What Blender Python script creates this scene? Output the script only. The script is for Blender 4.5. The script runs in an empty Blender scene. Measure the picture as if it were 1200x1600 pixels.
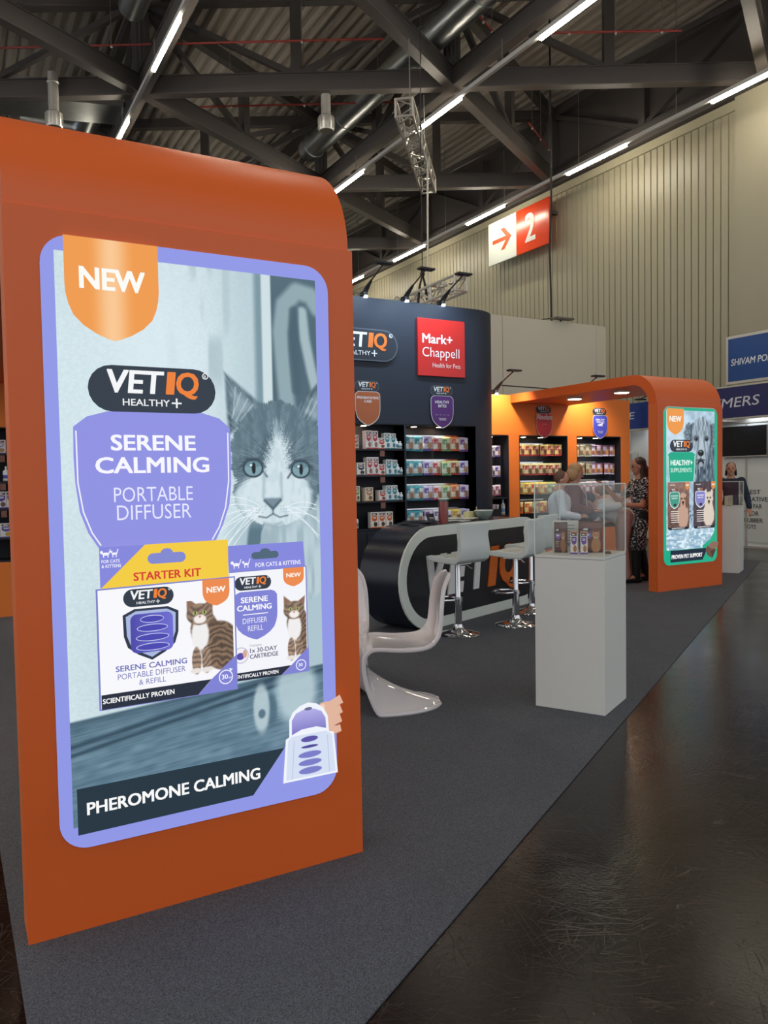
import bpy, bmesh, math, random
import numpy as np
from mathutils import Vector, Matrix

random.seed(7)
rng = np.random.RandomState(11)
PI = math.pi
SC = bpy.context.scene
COL = SC.collection

# ------------------------------------------------------------------ camera
cam_d = bpy.data.cameras.new('camera')
cam = bpy.data.objects.new('camera', cam_d)
COL.objects.link(cam)
SC.camera = cam
cam_d.sensor_fit = 'HORIZONTAL'
cam_d.sensor_width = 36.0
cam_d.lens = 36.66
cam_d.clip_end = 200
pitch, roll, yaw = -0.0434, -0.0169, 0.5118
Fv = Vector((math.sin(yaw)*math.cos(pitch), math.cos(yaw)*math.cos(pitch), math.sin(pitch)))
Rv = Vector((math.cos(yaw), -math.sin(yaw), 0))
Uv = Rv.cross(Fv)
R2 = Rv*math.cos(roll) + Uv*math.sin(roll)
U2 = -Rv*math.sin(roll) + Uv*math.cos(roll)
M4 = Matrix((R2, U2, -Fv)).transposed().to_4x4()
M4.translation = Vector((0, 0, 1.5))
cam.matrix_world = M4

# ------------------------------------------------------------------ exposure, world
SC.view_settings.view_transform = 'Standard'
SC.view_settings.look = 'None'
SC.view_settings.exposure = 0.0
SC.view_settings.gamma = 1.0
SC.view_settings.use_curve_mapping = False
SC.cycles.max_bounces = 7
SC.cycles.transparent_max_bounces = 12
SC.cycles.sample_clamp_indirect = 4.0
SC.cycles.use_denoising = True
W = bpy.data.worlds.new('world')
SC.world = W
W.use_nodes = True
bg = W.node_tree.nodes['Background']
bg.inputs[0].default_value = (0.90, 0.95, 1.0, 1)
bg.inputs[1].default_value = 0.88            # soft light of the rest of the hall

TUBE_POWER = 56.0


# ------------------------------------------------------------------ colour and materials
def lin(c):
    if isinstance(c, str):
        c = [int(c[i:i+2], 16) for i in (0, 2, 4)]
    out = []
    for v in c[:3]:
        v = v/255.0
        out.append(v/12.92 if v <= 0.04045 else ((v+0.055)/1.055)**2.4)
    return tuple(out)


def mat(name, c, rough=0.5, metal=0.0, emit=0.0, coat=0.0, noise=None, bump=None, spec=0.5, ecol=None):
    """principled material; noise=(scale, amount) varies colour, bump=(scale, strength) adds fine relief"""
    m = bpy.data.materials.new(name)
    m.use_nodes = True
    nt = m.node_tree
    b = nt.nodes['Principled BSDF']
    L = lin(c)
    b.inputs['Base Color'].default_value = (*L, 1)
    b.inputs['Roughness'].default_value = rough
    b.inputs['Metallic'].default_value = metal
    b.inputs['Specular IOR Level'].default_value = spec
    b.inputs['Coat Weight'].default_value = coat
    if emit:
        b.inputs['Emission Color'].default_value = (*(lin(ecol) if ecol else L), 1)
        b.inputs['Emission Strength'].default_value = emit
    if noise or bump:
        tc = nt.nodes.new('ShaderNodeTexCoord')
    if noise:
        n = nt.nodes.new('ShaderNodeTexNoise')
        n.inputs['Scale'].default_value = noise[0]
        n.inputs['Detail'].default_value = 6
        nt.links.new(tc.outputs['Object'], n.inputs['Vector'])
        mx = nt.nodes.new('ShaderNodeMix')
        mx.data_type = 'RGBA'
        a = noise[1]
        mx.inputs[6].default_value = (*[x*(1-a) for x in L], 1)
        mx.inputs[7].default_value = (*[min(1, x*(1+a)) for x in L], 1)
        nt.links.new(n.outputs['Fac'], mx.inputs[0])
        nt.links.new(mx.outputs[2], b.inputs['Base Color'])
    if bump:
        n2 = nt.nodes.new('ShaderNodeTexNoise')
        n2.inputs['Scale'].default_value = bump[0]
        n2.inputs['Detail'].default_value = 4
        nt.links.new(tc.outputs['Object'], n2.inputs['Vector'])
        bp = nt.nodes.new('ShaderNodeBump')
        bp.inputs['Strength'].default_value = bump[1]
        bp.inputs['Distance'].default_value = 0.01
        nt.links.new(n2.outputs['Fac'], bp.inputs['Height'])
        nt.links.new(bp.outputs['Normal'], b.inputs['Normal'])
    return m


def attr_mat(name, rough=0.5, emit=0.0, coat=0.0):
    m = bpy.data.materials.new(name)
    m.use_nodes = True
    nt = m.node_tree
    b = nt.nodes['Principled BSDF']
    at = nt.nodes.new('ShaderNodeAttribute')
    at.attribute_name = 'Col'
    b.inputs['Roughness'].default_value = rough
    b.inputs['Coat Weight'].default_value = coat
    if emit:
        b.inputs['Base Color'].default_value = (0.02, 0.02, 0.02, 1)
        b.inputs['Specular IOR Level'].default_value = 0.2
        nt.links.new(at.outputs['Color'], b.inputs['Emission Color'])
        b.inputs['Emission Strength'].default_value = emit
    else:
        nt.links.new(at.outputs['Color'], b.inputs['Base Color'])
    return m


def glass_mat(name, tint=(0.975, 0.985, 0.98), gl=0.14):
    m = bpy.data.materials.new(name)
    m.use_nodes = True
    nt = m.node_tree
    nt.nodes.clear()
    out = nt.nodes.new('ShaderNodeOutputMaterial')
    t = nt.nodes.new('ShaderNodeBsdfTransparent')
    t.inputs[0].default_value = (*tint, 1)
    g = nt.nodes.new('ShaderNodeBsdfGlossy')
    g.inputs['Roughness'].default_value = 0.02
    fr = nt.nodes.new('ShaderNodeLayerWeight')
    fr.inputs['Blend'].default_value = 0.5
    pw = nt.nodes.new('ShaderNodeMath'); pw.operation = 'POWER'; pw.inputs[1].default_value = 4.0
    ma = nt.nodes.new('ShaderNodeMath'); ma.operation = 'MULTIPLY_ADD'; ma.inputs[1].default_value = 0.45; ma.inputs[2].default_value = 0.035
    nt.links.new(fr.outputs['Facing'], pw.inputs[0]); nt.links.new(pw.outputs[0], ma.inputs[0])
    mx = nt.nodes.new('ShaderNodeMixShader')
    nt.links.new(ma.outputs[0], mx.inputs[0])
    nt.links.new(t.outputs[0], mx.inputs[1])
    nt.links.new(g.outputs[0], mx.inputs[2])
    nt.links.new(mx.outputs[0], out.inputs[0])
    return m


def carpet_mat():
    m = mat('carpet_felt', (94, 96, 102), 0.95, noise=(3.0, 0.10), spec=0.1)
    nt = m.node_tree
    b = nt.nodes['Principled BSDF']
    tc = nt.nodes.new('ShaderNodeTexCoord')
    n = nt.nodes.new('ShaderNodeTexNoise')
    n.inputs['Scale'].default_value = 260
    n.inputs['Detail'].default_value = 6
    nt.links.new(tc.outputs['Object'], n.inputs['Vector'])
    r = nt.nodes.new('ShaderNodeMapRange')
    r.inputs[1].default_value = 0.3
    r.inputs[2].default_value = 0.7
    r.inputs[3].default_value = 0.45
    r.inputs[4].default_value = 1.55
    nt.links.new(n.outputs['Fac'], r.inputs[0])
    mul = nt.nodes.new('ShaderNodeMix')
    mul.data_type = 'RGBA'
    mul.blend_type = 'MULTIPLY'
    mul.inputs[0].default_value = 1
    src = b.inputs['Base Color'].links[0].from_socket
    nt.links.new(src, mul.inputs[6])
    nt.links.new(r.outputs[0], mul.inputs[7])
    nt.links.new(mul.outputs[2], b.inputs['Base Color'])
    bp = nt.nodes.new('ShaderNodeBump')
    bp.inputs['Strength'].default_value = 0.5
    bp.inputs['Distance'].default_value = 0.004
    nt.links.new(n.outputs['Fac'], bp.inputs['Height'])
    nt.links.new(bp.outputs['Normal'], b.inputs['Normal'])
    return m


def floor_mat():
    """dark polished asphalt floor with fine scratches"""
    m = bpy.data.materials.new('polished_asphalt')
    m.use_nodes = True
    nt = m.node_tree
    b = nt.nodes['Principled BSDF']
    tc = nt.nodes.new('ShaderNodeTexCoord')
    n = nt.nodes.new('ShaderNodeTexNoise')
    n.inputs['Scale'].default_value = 1.3
    n.inputs['Detail'].default_value = 8
    n.inputs['Roughness'].default_value = 0.7
    nt.links.new(tc.outputs['Object'], n.inputs['Vector'])
    cr = nt.nodes.new('ShaderNodeValToRGB')
    cr.color_ramp.elements[0].position = 0.35
    cr.color_ramp.elements[0].color = (*lin((16, 10, 9)), 1)
    cr.color_ramp.elements[1].position = 0.75
    cr.color_ramp.elements[1].color = (*lin((36, 25, 22)), 1)
    nt.links.new(n.outputs['Fac'], cr.inputs[0])
    scr = None
    for k, (rot, sx, th) in enumerate(((0.3, 44, 0.020), (1.1, 36, 0.016), (2.0, 52, 0.018), (2.7, 30, 0.014), (0.75, 24, 0.012), (1.5, 60, 0.02), (2.35, 48, 0.016))):
        m0 = nt.nodes.new('ShaderNodeMapping')
        m0.inputs['Rotation'].default_value = (0, 0, rot)
        nt.links.new(tc.outputs['Object'], m0.inputs['Vector'])
        mp = nt.nodes.new('ShaderNodeMapping')
        mp.inputs['Scale'].default_value = (sx*0.085, sx*0.008, 1)
        mp.inputs['Location'].default_value = (k*3.1, k*1.7, 0)
        nt.links.new(m0.outputs[0], mp.inputs['Vector'])
        q = nt.nodes.new('ShaderNodeTexNoise')
        q.inputs['Scale'].default_value = 5
        q.inputs['Detail'].default_value = 0.6
        q.inputs['Distortion'].default_value = 0.12
        nt.links.new(mp.outputs[0], q.inputs['Vector'])
        s1 = nt.nodes.new('ShaderNodeMath'); s1.operation = 'SUBTRACT'
        nt.links.new(q.outputs['Fac'], s1.inputs[0]); s1.inputs[1].default_value = 0.5
        s2 = nt.nodes.new('ShaderNodeMath'); s2.operation = 'ABSOLUTE'
        nt.links.new(s1.outputs[0], s2.inputs[0])
        s3 = nt.nodes.new('ShaderNodeMapRange')
        s3.inputs[1].default_value = 0.0
        s3.inputs[2].default_value = th*0.24
        s3.inputs[3].default_value = 1.0
        s3.inputs[4].default_value = 0.0
        nt.links.new(s2.outputs[0], s3.inputs[0])
        br = nt.nodes.new('ShaderNodeTexNoise')
        br.inputs['Scale'].default_value = 2.2+k
        nt.links.new(tc.outputs['Object'], br.inputs['Vector'])
        bm_ = nt.nodes.new('ShaderNodeMapRange')
        bm_.inputs[1].default_value = 0.42
        bm_.inputs[2].default_value = 0.58
        nt.links.new(br.outputs['Fac'], bm_.inputs[0])
        s4 = nt.nodes.new('ShaderNodeMath'); s4.operation = 'MULTIPLY'
        nt.links.new(s3.outputs[0], s4.inputs[0]); nt.links.new(bm_.outputs[0], s4.inputs[1])
        if scr is None:
            scr = s4
        else:
            mm = nt.nodes.new('ShaderNodeMath'); mm.operation = 'MAXIMUM'
            nt.links.new(scr.outputs[0], mm.inputs[0]); nt.links.new(s4.outputs[0], mm.inputs[1])
            scr = mm
    mx = nt.nodes.new('ShaderNodeMix'); mx.data_type = 'RGBA'
    f = nt.nodes.new('ShaderNodeMath'); f.operation = 'MULTIPLY'; f.inputs[1].default_value = 0.20
    nt.links.new(scr.outputs[0], f.inputs[0]); nt.links.new(f.outputs[0], mx.inputs[0])
    nt.links.new(cr.outputs[0], mx.inputs[6]); mx.inputs[7].default_value = (*lin((120, 108, 98)), 1)
    nt.links.new(mx.outputs[2], b.inputs['Base Color'])
    rr = nt.nodes.new('ShaderNodeMapRange')
    rr.inputs[1].default_value = 0.3; rr.inputs[2].default_value = 0.75
    rr.inputs[3].default_value = 0.10; rr.inputs[4].default_value = 0.26
    nt.links.new(n.outputs['Fac'], rr.inputs[0])
    nt.links.new(rr.outputs[0], b.inputs['Roughness'])
    n3 = nt.nodes.new('ShaderNodeTexNoise')
    n3.inputs['Scale'].default_value = 75; n3.inputs['Detail'].default_value = 6
    nt.links.new(tc.outputs['Object'], n3.inputs['Vector'])
    ad = nt.nodes.new('ShaderNodeMath'); ad.operation = 'MULTIPLY_ADD'
    nt.links.new(scr.outputs[0], ad.inputs[0]); ad.inputs[1].default_value = -0.3
    nt.links.new(n3.outputs['Fac'], ad.inputs[2])
    bp = nt.nodes.new('ShaderNodeBump'); bp.inputs['Strength'].default_value = 0.22; bp.inputs['Distance'].default_value = 0.004
    nt.links.new(ad.outputs[0], bp.inputs['Height'])
    nt.links.new(bp.outputs['Normal'], b.inputs['Normal'])
    b.inputs['Specular IOR Level'].default_value = 0.20
    return m


MT = {
    'orange': mat('orange_laminate', (228, 100, 36), 0.42, noise=(0.8, 0.04), bump=(60, 0.02)),
    'orange_wall': mat('amber_orange_laminate', (234, 124, 42), 0.5, noise=(0.8, 0.04)),
    'orange_edge': mat('orange_edge_band', (232, 112, 48), 0.45),
    'black': mat('black_laminate', (32, 41, 57), 0.55, noise=(2, 0.06), bump=(300, 0.03)),
    'dark': mat('dark_shelf_board', (24, 27, 38), 0.6, noise=(3, 0.08)),
    'counter': mat('counter_satin_black', (30, 34, 48), 0.27, noise=(4, 0.06)),
    'counter_face': mat('counter_face_black', (19, 21, 27), 0.4),
    'white_gloss': mat('white_gloss_plastic', (232, 226, 226), 0.08, coat=0.6, noise=(2, 0.02)),
    'white_lam': mat('white_laminate', (226, 226, 220), 0.4, noise=(2, 0.02)),
    'white_ring': mat('white_counter_trim', (224, 230, 222), 0.4, noise=(2, 0.02)),
    'white_leather': mat('white_leatherette', (216, 222, 219), 0.42, bump=(180, 0.08)),
    'chrome': mat('chrome', (225, 225, 228), 0.08, 1.0),
    'alu': mat('aluminium', (206, 202, 194), 0.4, 0.6, noise=(8, 0.1)),
    'duct': mat('zinc_duct', (200, 205, 206), 0.33, 1.0, noise=(5, 0.15)),
    'steel': mat('dark_painted_steel', (76, 71, 69), 0.65, noise=(1.5, 0.12)),
    'steel_lip_lit': mat('steel_flange_lit', (88, 82, 79), 0.5, noise=(1.5, 0.1)),  # paler copy of the steel: light on the lower flange put into its colour
    'deck': mat('roof_deck', (184, 177, 168), 0.5, 0.0, noise=(0.6, 0.2)),
    'wall': mat('beige_metal_cladding', (166, 160, 136), 0.38, noise=(0.35, 0.05), bump=(6, 0.03)),
    'wall_flat': mat('beige_flat_panel', (164, 158, 136), 0.42, noise=(0.5, 0.04)),
    'wall_groove': mat('cladding_joint', (58, 52, 40), 0.8),
    'trunk': mat('strip_light_trunking', (205, 203, 200), 0.4),
    'tube': mat('lit_tube', (255, 244, 222), 0.4, emit=TUBE_POWER),
    'red_pipe': mat('red_sprinkler_paint', (160, 62, 54), 0.5),
    'cable': mat('black_cable', (28, 28, 30), 0.6),
    'wire': mat('steel_wire', (150, 146, 140), 0.5, 0.6),
    'booth_white': mat('booth_cream_panel', (214, 208, 190), 0.5, noise=(1, 0.02)),
    'stall_white': mat('stall_white_panel', (226, 228, 224), 0.5, noise=(1, 0.02)),
    'blue_sign': mat('blue_sign_film', (30, 74, 140), 0.3, noise=(1.1, 0.22)),
    'navy_sign': mat('navy_fascia', (38, 42, 98), 0.35, noise=(0.9, 0.2)),
    'blue_fascia': mat('blue_fascia', (36, 62, 140), 0.35, noise=(0.9, 0.15)),
    'screen': mat('switched_off_screen', (18, 20, 27), 0.12),
    'plastic_black': mat('black_plastic', (20, 20, 23), 0.35),
    'lamp_lens': mat('lamp_lens', (235, 244, 255), 0.3, emit=9.0),
    'downlight': mat('downlight_lens', (255, 240, 222), 0.3, emit=12.0),
    'sign_red': mat('sign_red_face', (226, 72, 34), 0.22, noise=(1, 0.06), emit=0.10),
    'sign_white': mat('sign_white_face', (226, 232, 222), 0.22, emit=0.10),
    'logo_red': mat('gloss_red_panel', (206, 36, 32), 0.3, noise=(1, 0.04)),
    'ink_white': mat('white_lettering', (240, 240, 240), 0.4),
    'ink_orange': mat('orange_lettering', (226, 110, 30), 0.4),
    'ink_black': mat('black_lettering', (40, 42, 46), 0.5),
    'skin': mat('skin', (196, 142, 116), 0.5, noise=(12, 0.06)),
    'skin_pale': mat('skin_pale', (206, 158, 134), 0.5, noise=(12, 0.06)),
    'skin_dark': mat('skin_tan', (184, 130, 106), 0.5, noise=(12, 0.06)),
    'hair_brown': mat('dark_brown_hair', (52, 36, 30), 0.5, noise=(60, 0.4), bump=(120, 0.5)),
    'hair_blonde': mat('blonde_hair', (178, 142, 100), 0.5, noise=(50, 0.35), bump=(120, 0.5)),
    'hair_short': mat('cropped_brown_hair', (104, 72, 56), 0.7, noise=(60, 0.3)),
    'hair_black': mat('black_hair', (34, 28, 26), 0.5, noise=(60, 0.3)),
    'cloth_maroon': mat('maroon_cloth', (104, 40, 44), 0.85, noise=(20, 0.15)),
    'cloth_lilac': mat('lilac_grey_cloth', (186, 178, 194), 0.85, noise=(8, 0.08)),
    'cloth_white': mat('white_shirt_cloth', (206, 214, 222), 0.8, noise=(8, 0.06)),
    'cloth_navy': mat('navy_cloth', (36, 46, 66), 0.85, noise=(15, 0.2)),
    'cloth_black': mat('black_cloth', (20, 20, 24), 0.85, noise=(15, 0.2)),
    'cloth_pink': mat('dusty_pink_cloth', (186, 150, 144), 0.85, noise=(8, 0.1)),
    'cloth_beige': mat('beige_cloth', (160, 130, 112), 0.85, noise=(8, 0.1)),
    'shoe_tan': mat('tan_shoe_leather', (176, 132, 104), 0.5),
    'eye_dark': mat('dark_eye', (24, 18, 16), 0.2),
    'lips': mat('lips', (150, 82, 76), 0.5),
    'lanyard': mat('white_lanyard', (220, 226, 236), 0.6),
    'nibbles': mat('dark_red_treats', (150, 50, 46), 0.8, noise=(90, 0.7)),
    'bowl': mat('grey_ceramic', (132, 146, 140), 0.35, noise=(70, 0.25)),
    'yellow_card': mat('pale_yellow_card', (222, 214, 160), 0.6),
    'paper': mat('white_paper', (226, 224, 214), 0.6),
    'booklet': mat('dark_booklet_cover', (44, 48, 62), 0.4, noise=(9, 0.2)),
    'blue_bottle': mat('pale_blue_plastic', (150, 176, 206), 0.2),
    'price_tag': mat('copper_price_tag', (128, 82, 70), 0.5, noise=(30, 0.4)),
    'kibble': mat('brown_treat', (110, 70, 50), 0.8, noise=(40, 0.3)),
    'screen_grid': mat('metal_fitting', (120, 116, 112), 0.5, 0.4),
}
MT['floor'] = floor_mat()
MT['carpet'] = carpet_mat()
MT['acrylic'] = glass_mat('clear_acrylic')
MT['acrylic_edge'] = mat('acrylic_edge', (226, 236, 230), 0.3, emit=0.0)
MT['lit'] = attr_mat('backlit_print', 0.35, emit=0.99)
MT['print'] = attr_mat('printed_surface', 0.45)
MT['print_gloss'] = attr_mat('glossy_print', 0.25)


def pattern_mat(name, a, b_, scale):
    m = mat(name, a, 0.85)
    nt = m.node_tree
    b = nt.nodes['Principled BSDF']
    tc = nt.nodes.new('ShaderNodeTexCoord')
    n = nt.nodes.new('ShaderNodeTexNoise')
    mp = nt.nodes.new('ShaderNodeMapping')
    mp.inputs['Scale'].default_value = (1, 1, 1.8)
    nt.links.new(tc.outputs['Object'], mp.inputs[0]); nt.links.new(mp.outputs[0], n.inputs['Vector'])
    n.inputs['Scale'].default_value = scale
    n.inputs['Detail'].default_value = 3
    cr = nt.nodes.new('ShaderNodeValToRGB')
    cr.color_ramp.elements[0].position = 0.53
    cr.color_ramp.elements[0].color = (*lin(a), 1)
    cr.color_ramp.elements[1].position = 0.58
    cr.color_ramp.elements[1].color = (*lin(b_), 1)
    nt.links.new(n.outputs['Fac'], cr.inputs[0]); nt.links.new(cr.outputs[0], b.inputs['Base Color'])
    return m


MT['dress'] = pattern_mat('black_white_print_dress', (26, 26, 30), (190, 188, 188), 34)


# ------------------------------------------------------------------ mesh helpers
class MB:
    def __init__(self):
        self.v = []; self.f = []; self.mi = []

    def add(self, vs, fs, mi=0):
        o = len(self.v)
        self.v += [tuple(x) for x in vs]
        self.f += [tuple(i+o for i in f) for f in fs]
        self.mi += [mi]*len(fs)
        return self

    def box(self, x0, x1, y0, y1, z0, z1, mi=0):
        vs = [(x, y, z) for z in (z0, z1) for y in (y0, y1) for x in (x0, x1)]
        return self.add(vs, [(0, 2, 3, 1), (4, 5, 7, 6), (0, 1, 5, 4), (2, 6, 7, 3), (0, 4, 6, 2), (1, 3, 7, 5)], mi)

    def bar(self, p0, p1, w, h, mi=0, up=(0, 0, 1)):
        p0 = Vector(p0); p1 = Vector(p1); d = (p1-p0).normalized()
        up = Vector(up)
        s = d.cross(up)
        if s.length < 1e-4:
            s = d.cross(Vector((1, 0, 0)))
        s.normalize(); u = s.cross(d)
        vs = []
        for p in (p0, p1):
            for a, b in ((-1, -1), (1, -1), (1, 1), (-1, 1)):
                vs.append(p + s*(a*w/2) + u*(b*h/2))
        return self.add(vs, [(0, 1, 2, 3), (7, 6, 5, 4), (0, 4, 5, 1), (1, 5, 6, 2), (2, 6, 7, 3), (3, 7, 4, 0)], mi)

    def tube(self, pts, r, n=10, mi=0, caps=True):
        pts = [Vector(p) for p in pts]
        rs = r if isinstance(r, (list, tuple)) else [r]*len(pts)
        vs = []; fs = []
        ref = None
        for i, p in enumerate(pts):
            d = (pts[min(i+1, len(pts)-1)] - pts[max(i-1, 0)]).normalized()
            if ref is None:
                ref = Vector((0, 0, 1)) if abs(d.z) < 0.9 else Vector((1, 0, 0))
            s = d.cross(ref).normalized(); u = s.cross(d).normalized(); ref = u
            for k in range(n):
                a = 2*PI*k/n
                vs.append(p + (s*math.cos(a) + u*math.sin(a))*rs[i])
        for i in range(len(pts)-1):
            for k in range(n):
                a = i*n+k; b = i*n+(k+1) % n
                fs.append((a, b, b+n, a+n))
        if caps:
            fs.append(tuple(range(n))[::-1]); fs.append(tuple(range((len(pts)-1)*n, len(pts)*n)))
        return self.add(vs, fs, mi)

    def lathe(self, prof, n=24, c=(0, 0, 0), mi=0):
        vs = []; fs = []
        for r, z in prof:
            for k in range(n):
                a = 2*PI*k/n
                vs.append((c[0]+r*math.cos(a), c[1]+r*math.sin(a), c[2]+z))
        for i in range(len(prof)-1):
            for k in range(n):
                a = i*n+k; b = i*n+(k+1) % n
                fs.append((a, b, b+n, a+n))
        fs.append(tuple(range(n))[::-1]); fs.append(tuple(range((len(prof)-1)*n, len(prof)*n)))
        return self.add(vs, fs, mi)

    def prism(self, poly, a, b, axis='z', mi=0):
        """extrude a 2D polygon from a to b along axis"""
        def P(p, t):
            return {'z': (p[0], p[1], t), 'x': (t, p[0], p[1]), 'y': (p[0], t, p[1])}[axis]
        n = len(poly)
        vs = [P(p, a) for p in poly] + [P(p, b) for p in poly]
        fs = [tuple(range(n))[::-1], tuple(range(n, 2*n))]
        fs += [(i, (i+1) % n, (i+1) % n+n, i+n) for i in range(n)]
        return self.add(vs, fs, mi)

    def build(self, name, m, parent=None, loc=None, rz=None, smooth=False, bevel=0.0, seg=2):
        me = bpy.data.meshes.new(name)
        me.from_pydata(self.v, [], self.f)
        for mm in (m if isinstance(m, (list, tuple)) else [m]):
            me.materials.append(MT[mm] if isinstance(mm, str) else mm)
        if any(self.mi):
            me.polygons.foreach_set('material_index', self.mi)
        bm = bmesh.new(); bm.from_mesh(me)
        bmesh.ops.recalc_face_normals(bm, faces=bm.faces)
        bm.to_mesh(me); bm.free()
        if smooth:
            me.shade_smooth()
            me.set_sharp_from_angle(angle=math.radians(smooth if smooth is not True else 40))
        o = bpy.data.objects.new(name, me)
        COL.objects.link(o)
        if parent is not None:
            o.parent = parent
        if loc is not None:
            o.location = loc
        if rz is not None:
            o.rotation_euler = (0, 0, rz)
        if bevel:
            bv = o.modifiers.new('bevel', 'BEVEL')
            bv.width = bevel; bv.segments = seg; bv.limit_method = 'ANGLE'; bv.angle_limit = math.radians(35)
        return o


def tag(o, label=None, cat=None, group=None, kind=None):
    if label: o['label'] = label
    if cat: o['category'] = cat
    if group: o['group'] = group
    if kind: o['kind'] = kind
    return o


def thing(name, label, cat, loc=(0, 0, 0), rz=0.0, group=None):
    o = bpy.data.objects.new(name, None)
    o.empty_display_size = 0.1
    COL.objects.link(o)
    o.location = loc; o.rotation_euler = (0, 0, rz)
    return tag(o, label, cat, group)


def copy_tree(o, parent=None, depth=0):
    c = o.copy(); COL.objects.link(c); c.parent = parent
    for ch in [x for x in COL.objects if x.parent == o and x != c]:
        copy_tree(ch, c, depth+1)
    return c


def arc(cx, cy, r, a0, a1, n=10):
    return [(cx+r*math.cos(math.radians(a0+(a1-a0)*i/n)), cy+r*math.sin(math.radians(a0+(a1-a0)*i/n))) for i in range(n+1)]


def rrect(x0, z0, x1, z1, r, n=8):
    return (arc(x1-r, z0+r, r, -90, 0, n) + arc(x1-r, z1-r, r, 0, 90, n) + arc(x0+r, z1-r, r, 90, 180, n) + arc(x0+r, z0+r, r, 180, 270, n))


# ------------------------------------------------------------------ text and print helpers
_txt = {}


def text_geo(s, bold=0.0):
    """flat outlines of a string: (vertices, faces), scaled to cap height 1 with the baseline at 0"""
    k = (s, round(bold, 4))
    if k in _txt:
        return _txt[k]

    def raw(st):
        cu = bpy.data.curves.new('t', 'FONT')
        cu.body = st; cu.size = 1.0; cu.offset = bold; cu.resolution_u = 3; cu.fill_mode = 'FRONT'
        ob = bpy.data.objects.new('t', cu)
        COL.objects.link(ob)
        dg = bpy.context.evaluated_depsgraph_get()
        me = ob.evaluated_get(dg).to_mesh()
        vs = np.array([(v.co.x, v.co.y) for v in me.vertices]) if len(me.vertices) else np.zeros((1, 2))
        fs = [tuple(p.vertices) for p in me.polygons]
        ob.evaluated_get(dg).to_mesh_clear()
        bpy.data.objects.remove(ob); bpy.data.curves.remove(cu)
        return vs, fs
    if 'cap' + str(k[1]) not in _txt:
        h, _ = raw('H')
        _txt['cap' + str(k[1])] = (h[:, 1].min(), h[:, 1].max() - h[:, 1].min())
    b0, ch = _txt['cap' + str(k[1])]
    vs, fs = raw(s)
    vs = vs.copy()
    vs[:, 1] = (vs[:, 1]-b0)/ch
    vs[:, 0] = (vs[:, 0]-vs[:, 0].min())/ch
    _txt[k] = (vs, fs)
    return _txt[k]


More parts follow.
